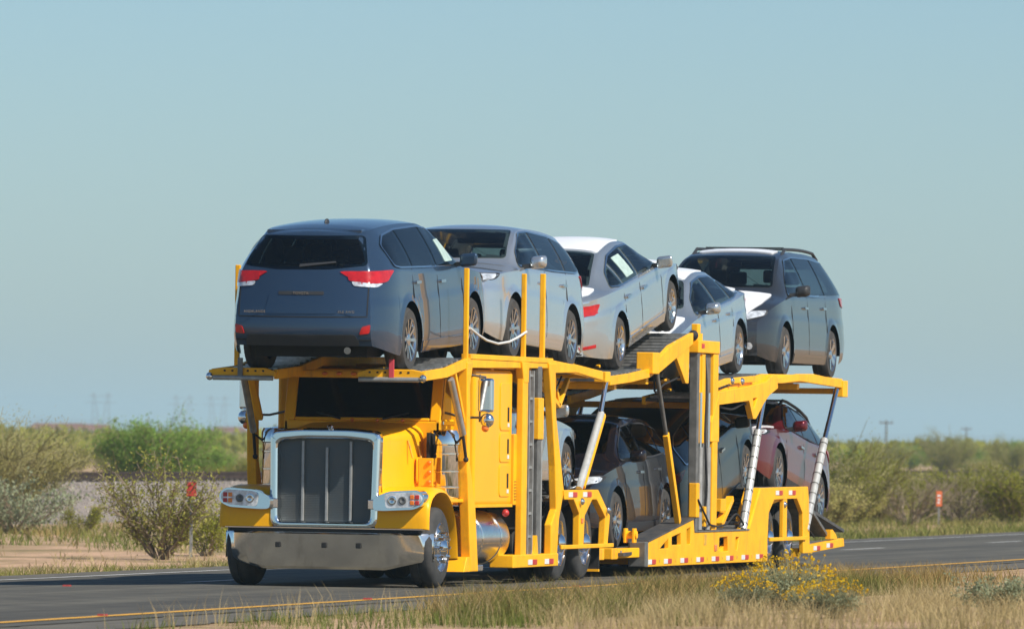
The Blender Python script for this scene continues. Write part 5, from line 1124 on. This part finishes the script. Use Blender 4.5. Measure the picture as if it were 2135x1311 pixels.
# beyond the railway
gl = plant('green_bush', 'bright green rounded bush behind the railway on the left', 'tree', gr1, *at(335, 262), 1.12, 0.0)
plant('green_bush', 'smaller green bush beside the bright green one', 'tree', gr1, *at(432, 275), 0.66, 1.0)
rs = random.Random(5); k = 0
for i in range(64):
    px = -60 + 2260 * ((i * 0.618034) % 1.0); dep = 270 + 330 * ((i * 0.7548) % 1.0) ** 1.4
    if 560 < px < 1080 and i % 2: continue
    me = [ol1, ol2, pv2, gr1][(i * 7) % 4 if px > 1500 else (i * 5) % 3]
    x, y = at(px, dep)
    if y < 47: continue
    kind_ = {id(ol1): 'olive rounded bush', id(ol2): 'pale yellow-green bush', id(pv2): 'fine-leaved olive bush', id(gr1): 'bright green bush'}[id(me)]
    plant('scrub_bush', kind_ + ' in the belt beyond the railway, ' + ('left of the truck' if px < 560 else 'right of the trailer' if px > 1690 else 'glimpsed behind the truck and trailer'), 'bush', me, x, y, rs.uniform(0.4, 0.62) if px < 700 else rs.uniform(0.6, 0.95), rs.uniform(0, 6), 'scrub belt beyond the railway')
# far scrub: one mass
N = 9000; dep = rng.uniform(600, 4500, N); pxs = rng.uniform(-120, 2260, N)
C = np.array([(*at(a, b), 0.0) for a, b in zip(pxs, dep)])
q = 14; P = (C[:, None] + rng.normal(size=(N, q, 3)) * np.array([1.3, 1.3, 0.5]) + np.array([0, 0, 0.8])).reshape(-1, 3); P[:, 2] = np.abs(P[:, 2])
V, F = leaves(P, 0.6, 0.5); tag(raw_mesh('far_scrub', V, F, 'olive'), 'distant desert scrub fading towards the horizon', 'scrub', kind='stuff')

# foreground brittlebush with flowers
def flowers(h, rx, n, seed):
    rs = np.random.default_rng(seed); mbF = []; a = rs.uniform(0, 6.28, n); r = rx * np.sqrt(rs.uniform(0, 1, n)); z = h * (1.02 - 0.35 * (r / rx) ** 2) + rs.normal(size=n) * 0.05
    C = np.stack([r * np.cos(a), r * np.sin(a), z], 1); P = (C[:, None] + rs.normal(size=(n, 6, 3)) * 0.008).reshape(-1, 3)
    V, F = leaves(P, 0.0135, 0.8); o = raw_mesh('flowers', V, F, 'flower'); me = o.data; bpy.data.objects.remove(o)
    mb = MB()
    for c in C: mb.tube((c[0] * 0.6, c[1] * 0.6, c[2] * 0.45), tuple(c), 0.002, 3)
    st = bpy.data.meshes.new('flower_stalks'); st.from_pydata(mb.v, [], mb.f); st.materials.append(M['gtwig']); return me, st
fl = flowers(0.6, 0.55, 190, 3)
for px, dep, sc, n, lab in ((1655, 75.5, 0.88, 1, 'yellow-flowered brittlebush in front of the trailer wheels'), (1560, 75.0, 0.6, 1, 'small yellow-flowered brittlebush left of the larger one before the trailer'), (1745, 69.8, 0.6, 1, 'yellow-flowered brittlebush at the bottom edge of the photo'),
        (1700, 71.5, 0.5, 1, 'low brittlebush with few flowers between the two larger ones'), (2085, 71.0, 0.8, 0, 'grey-green bush at the right edge of the foreground')):
    x, y = at(px, dep); t = plant('brittlebush', lab, 'bush', brit, x, y, sc, px * 0.01)
    if n:
        for nm, me in (('flowers', fl[0]), ('flower_stalks', fl[1])): o = bpy.data.objects.new(nm, me); COL.objects.link(o); o.parent = t; o['kind'] = 'stuff'

# grass: blades gathered into one mass per kind
def blades(P, h, w, lean, mat, name, label, cat):
    n = len(P); a = rng.uniform(0, 6.28, n); hh = h * rng.uniform(0.45, 1.3, n); l = lean * rng.uniform(0.1, 1.0, n) * hh
    dx, dy = np.cos(a), np.sin(a); b = rng.uniform(0, 6.28, n); wx, wy = np.cos(b) * w, np.sin(b) * w
    z0 = P[:, 2]; base = np.stack([P[:, 0], P[:, 1], z0], 1); side_ = np.stack([wx, wy, 0 * wx], 1)
    mid = base + np.stack([dx * l * 0.35, dy * l * 0.35, hh * 0.6], 1); tip = base + np.stack([dx * l, dy * l, hh], 1)
    V = np.stack([base - side_, base + side_, mid + side_ * 0.7, mid - side_ * 0.7, tip], 1).reshape(-1, 3)
    o = np.arange(n)[:, None] * 5
    F = np.concatenate([np.concatenate([o + 0, o + 1, o + 2], 1), np.concatenate([o + 0, o + 2, o + 3], 1), np.concatenate([o + 3, o + 2, o + 4], 1)])
    tag(raw_mesh(name, V, F, mat), label, cat, kind='stuff')
def scatter(n, pxr, depr, clump, seed, cond=None, spread=0.12):
    rs = np.random.default_rng(seed); nc = max(1, n // clump); a = rs.uniform(*pxr, nc); b = depr[0] + (depr[1] - depr[0]) * rs.uniform(0, 1, nc)
    C = np.array([at(u, v) for u, v in zip(a, b)]); P = np.repeat(C, clump, 0) + rs.normal(size=(nc * clump, 2)) * spread
    if cond is not None: P = P[cond(P[:, 0], P[:, 1])]
    return np.array([(x, y, gz(x, y) - 0.01) for x, y in P])
near = lambda x, y: (y < -3.75)
dens = lambda f: (lambda x, y: (y < -3.8) & (mask_noise(x, y) > f))
def mask_noise(x, y): return np.array([mnoise.noise(Vector((a * 0.5, b * 0.8, 1.7))) for a, b in zip(x, y)])
sparse = lambda f, y0=-99, y1=-3.8: (lambda x, y: (y < y1) & (y > y0) & (mask_noise(x * 1.6, y * 1.6) > f))
blades(scatter(14000, (-60, 1500), (67, 84), 14, 11, sparse(-0.1)), 0.13, 0.004, 0.9, 'grass', 'roadside_grass', 'short green and yellow grass on the near verge', 'grass')
blades(scatter(18000, (1150, 2200), (64, 80), 22, 12, sparse(0.02, y1=-4.6)), 0.22, 0.003, 1.1, 'dry', 'dry_grass', 'tall straw-coloured dry grass in the right foreground', 'grass')
blades(scatter(30000, (900, 2200), (72, 96), 20, 13, sparse(-0.2, -6.2, -3.9)), 0.27, 0.0045, 1.1, 'drydark', 'brown_weeds', 'brownish weeds along the near edge of the road', 'grass')
blades(scatter(16000, (950, 2000), (69, 90), 20, 14, sparse(-0.1, -6.8, -3.9)), 0.26, 0.005, 1.0, 'weed', 'green_weeds', 'olive green weeds along the near edge of the road', 'grass')
blades(scatter(700, (-60, 1100), (66, 74), 5, 15, near), 0.3, 0.003, 0.6, 'dry', 'straw_stalks', 'scattered straw stalks at the bottom left', 'grass')
def strip_pts(n, x0, x1, y0, y1, clump, seed, spread=0.15):
    rs = np.random.default_rng(seed); nc = n // clump; C = np.stack([rs.uniform(x0, x1, nc), y0 + (y1 - y0) * rs.uniform(0, 1, nc) ** 1.3], 1)
    P = np.repeat(C, clump, 0) + rs.normal(size=(nc * clump, 2)) * spread; P = P[P[:, 1] > 6.75]
    return np.array([(x, y, gz(x, y) - 0.01) for x, y in P])
M['vgrass'] = leafmat('verge_weeds', (0.13, 0.17, 0.035), (0.33, 0.29, 0.1), 0.6)
def masked(P, f): return P[mask_noise(P[:, 0] * 0.6, P[:, 1]) > f]
blades(masked(strip_pts(44000, -25, 130, 6.9, 10.5, 26, 21, 0.2), 0.0), 0.15, 0.007, 1.3, 'vgrass', 'verge_grass', 'green weeds along the far edge of the road', 'grass')
blades(masked(strip_pts(22000, -25, 130, 7.2, 20, 18, 22, 0.25), 0.05), 0.16, 0.008, 1.4, 'dry', 'verge_dry_grass', 'dry tan grass on the far verge below the railway', 'grass')
blades(masked(strip_pts(16000, -25, 140, 22, 33, 26, 23, 0.4), 0.05), 0.2, 0.012, 1.4, 'drydark', 'bank_weeds', 'brown weeds at the foot of the railway bank', 'grass')
blades(strip_pts(26000, 55, 150, 7, 30, 26, 24, 0.4), 0.24, 0.012, 1.3, 'vgrass', 'slope_weeds', 'low green weeds between road and railway on the right', 'grass')

# ------------------------------------------------------------------ small signs, poles, far things
M['sign_red'] = pm('red_marker_sign', (0.55, 0.05, 0.04), 0.6, var=0.2); M['sign_orange'] = pm('orange_marker_sign', (0.75, 0.17, 0.05), 0.55, var=0.2); M['post'] = pm('galvanised_post', (0.3, 0.3, 0.28), 0.6, 0.4, var=0.3)
def sign(name, label, px, dep, h, w, hh, mat, marks=False):
    x, y = at(px, dep); t = thing(name, label, 'sign', (x, y, gz(x, y)), (0, 0, R(10)))
    MB().box(-0.02, 0.02, -0.025, 0.025, 0, h).obj('post', 'post', t)
    pl = MB().box(-0.045, -0.025, -w / 2, w / 2, h - hh, h).obj('sign_plate', mat, t, bevel=0.004)
    if marks:
        for i, zz in enumerate((0.12, 0.22, 0.3)): MB().box(-0.05, -0.0445, -0.04 + 0.01 * i, 0.045 - 0.01 * (i % 2), h - zz - 0.025, h - zz + 0.025).obj('sign_mark', 'whitetape', pl)
sign('marker_sign', 'small red marker sign among the creosote left of the truck', 405, 133.6, 1.32, 0.17, 0.24, 'sign_red')
sign('marker_sign', 'narrow orange marker sign on a grey post right of the trailer', 1963, 205, 0.95, 0.15, 0.40, 'sign_orange', True)
M['pole'] = pm('weathered_pole', (0.12, 0.09, 0.07), 0.9, var=0.3); M['lattice'] = pm('galvanised_lattice', (0.25, 0.26, 0.27), 0.6, 0.5)
for px, dep, lab in ((1851, 1150, 'wooden T-shaped power pole nearer the trailer on the right horizon'), (2018, 1500, 'wooden T-shaped power pole further right on the horizon')):
    x, y = at(px, dep); t = thing('power_pole', lab, 'pole', (x, y, 0), (0, 0, YAW), 'power poles on the right horizon')
    MB().tube((0, 0, 0), (0, 0, 5.2), 0.16, 8, 0.12).obj('mast', 'pole', t); MB().box(-0.08, 0.08, -1.0, 1.0, 4.75, 4.95).obj('crossarm', 'pole', t)
    for yy in (-0.85, 0.0, 0.85): MB().tube((0, yy, 4.95), (0, yy, 5.25), 0.05, 6).obj('insulator', 'lattice', t)
def pylon(px, dep, h, lab):
    x, y = at(px, dep); t = thing('pylon', lab, 'pylon', (x, y, 0), (0, 0, YAW), 'transmission towers on the left horizon'); mb = MB(); w = h * 0.11
    for s in (-1, 1):
        off = s * h * 0.17
        for sx in (-1, 1):
            for sy in (-1, 1): mb.bar((sx * w, off * 0.55 + sy * w, 0), (sx * w * 0.2, off + sy * w * 0.2, h), h * 0.008, h * 0.008)
        for i in range(6):
            a, b = i / 6, (i + 1) / 6; wa, wb_ = w * (1 - 0.8 * a), w * (1 - 0.8 * b); oa, ob = off * (0.55 + 0.45 * a), off * (0.55 + 0.45 * b)
            for sg in (-1, 1): mb.bar((-wa, oa - sg * wa, h * a), (-wb_, ob + sg * wb_, h * b), h * 0.008, h * 0.008)
    mb.obj('tower_legs', 'lattice', t)
    for z, l in ((0.78, 0.36), (0.93, 0.28)): MB().bar((0, -h * l, h * z), (0, h * l, h * z), h * 0.012, h * 0.012).obj('crossarm', 'lattice', t)
for px, dep, h, lab in ((213, 4300, 24, 'hazy lattice pylon leftmost on the horizon'), (384, 5200, 28, 'hazy lattice pylon above the bright green bush'), (457, 5000, 27, 'hazy lattice pylon nearest the truck on the left')): pylon(px, dep, h, lab)
M['hwall'] = pm('white_house_wall', (0.7, 0.68, 0.64), 0.8, var=0.1); M['hroof'] = pm('red_brown_roof', (0.26, 0.12, 0.085), 0.8, var=0.2)
for i, (px, dep, w, lab) in enumerate(((112, 1500, 9, 'far low house with reddish roof behind the palo verde'), (150, 1450, 7, 'far white house with red-brown roof left of the green bush'), (182, 1550, 10, 'far low house with long reddish roof nearer the green bush'), (480, 1700, 8, 'far pale house beside the truck mirror post'))):
    x, y = at(px, dep); t = thing('house', lab, 'house', (x, y, 0), (0, 0, YAW), 'far houses on the left')
    MB().box(0, 8, -w / 2, w / 2, 0, 2.3).obj('wall', 'hwall', t)
    MB().plate([(-w / 2 - 0.5, 2.3), (w / 2 + 0.5, 2.3), (w / 2 - 1.2, 3.5), (-w / 2 + 1.2, 3.5)], 'x', -0.5, 8.5).obj('roof', 'hroof', t)
    for yy in (-w / 4, w / 4): MB().box(-0.05, 0.02, yy - 0.6, yy + 0.6, 0.9, 1.9).obj('window', 'glass', t)
M['hill'] = pm('far_hill', (0.16, 0.14, 0.12), 0.95, var=0.3, vscale=0.002)
V = []; F = []; n = 90
for i in range(n + 1):
    px = -700 + 3600 * i / n
    for j, dz in enumerate((0, 1, 1, 0)):
        x, y = at(px, 11000 + 700 * j); hgt = 16 + 9 * mnoise.noise(Vector((px * 0.004, 0, 0))) + 4 * mnoise.noise(Vector((px * 0.02, 2, 0))) + (4 if px < 700 else 0)
        V.append((x, y, -2 + dz * (hgt + j * 2)))
F = [(i * 4 + j, (i + 1) * 4 + j, (i + 1) * 4 + j + 1, i * 4 + j + 1) for i in range(n) for j in range(3)]
tag(raw_mesh('hills', V, F, 'hill', smooth=True), kind='structure')

# ------------------------------------------------------------------ air
hz = MB().box(-3200, 14500, -9200, 9200, -1.6, 60).obj('haze', M['under'])
hm = bpy.data.materials.new('haze_air'); hm.use_nodes = True; nt = hm.node_tree
for nd in list(nt.nodes):
    if nd.type != 'OUTPUT_MATERIAL': nt.nodes.remove(nd)
pv = nt.nodes.new('ShaderNodeVolumePrincipled'); pv.inputs['Color'].default_value = (0.58, 0.86, 1.0, 1); pv.inputs['Density'].default_value = 0.00019; pv.inputs['Anisotropy'].default_value = 0.2
nt.links.new(pv.outputs[0], nt.nodes['Material Output'].inputs['Volume'])
hz.data.materials.clear(); hz.data.materials.append(hm); tag(hz, 'pale desert haze filling the air', 'haze', kind='stuff')
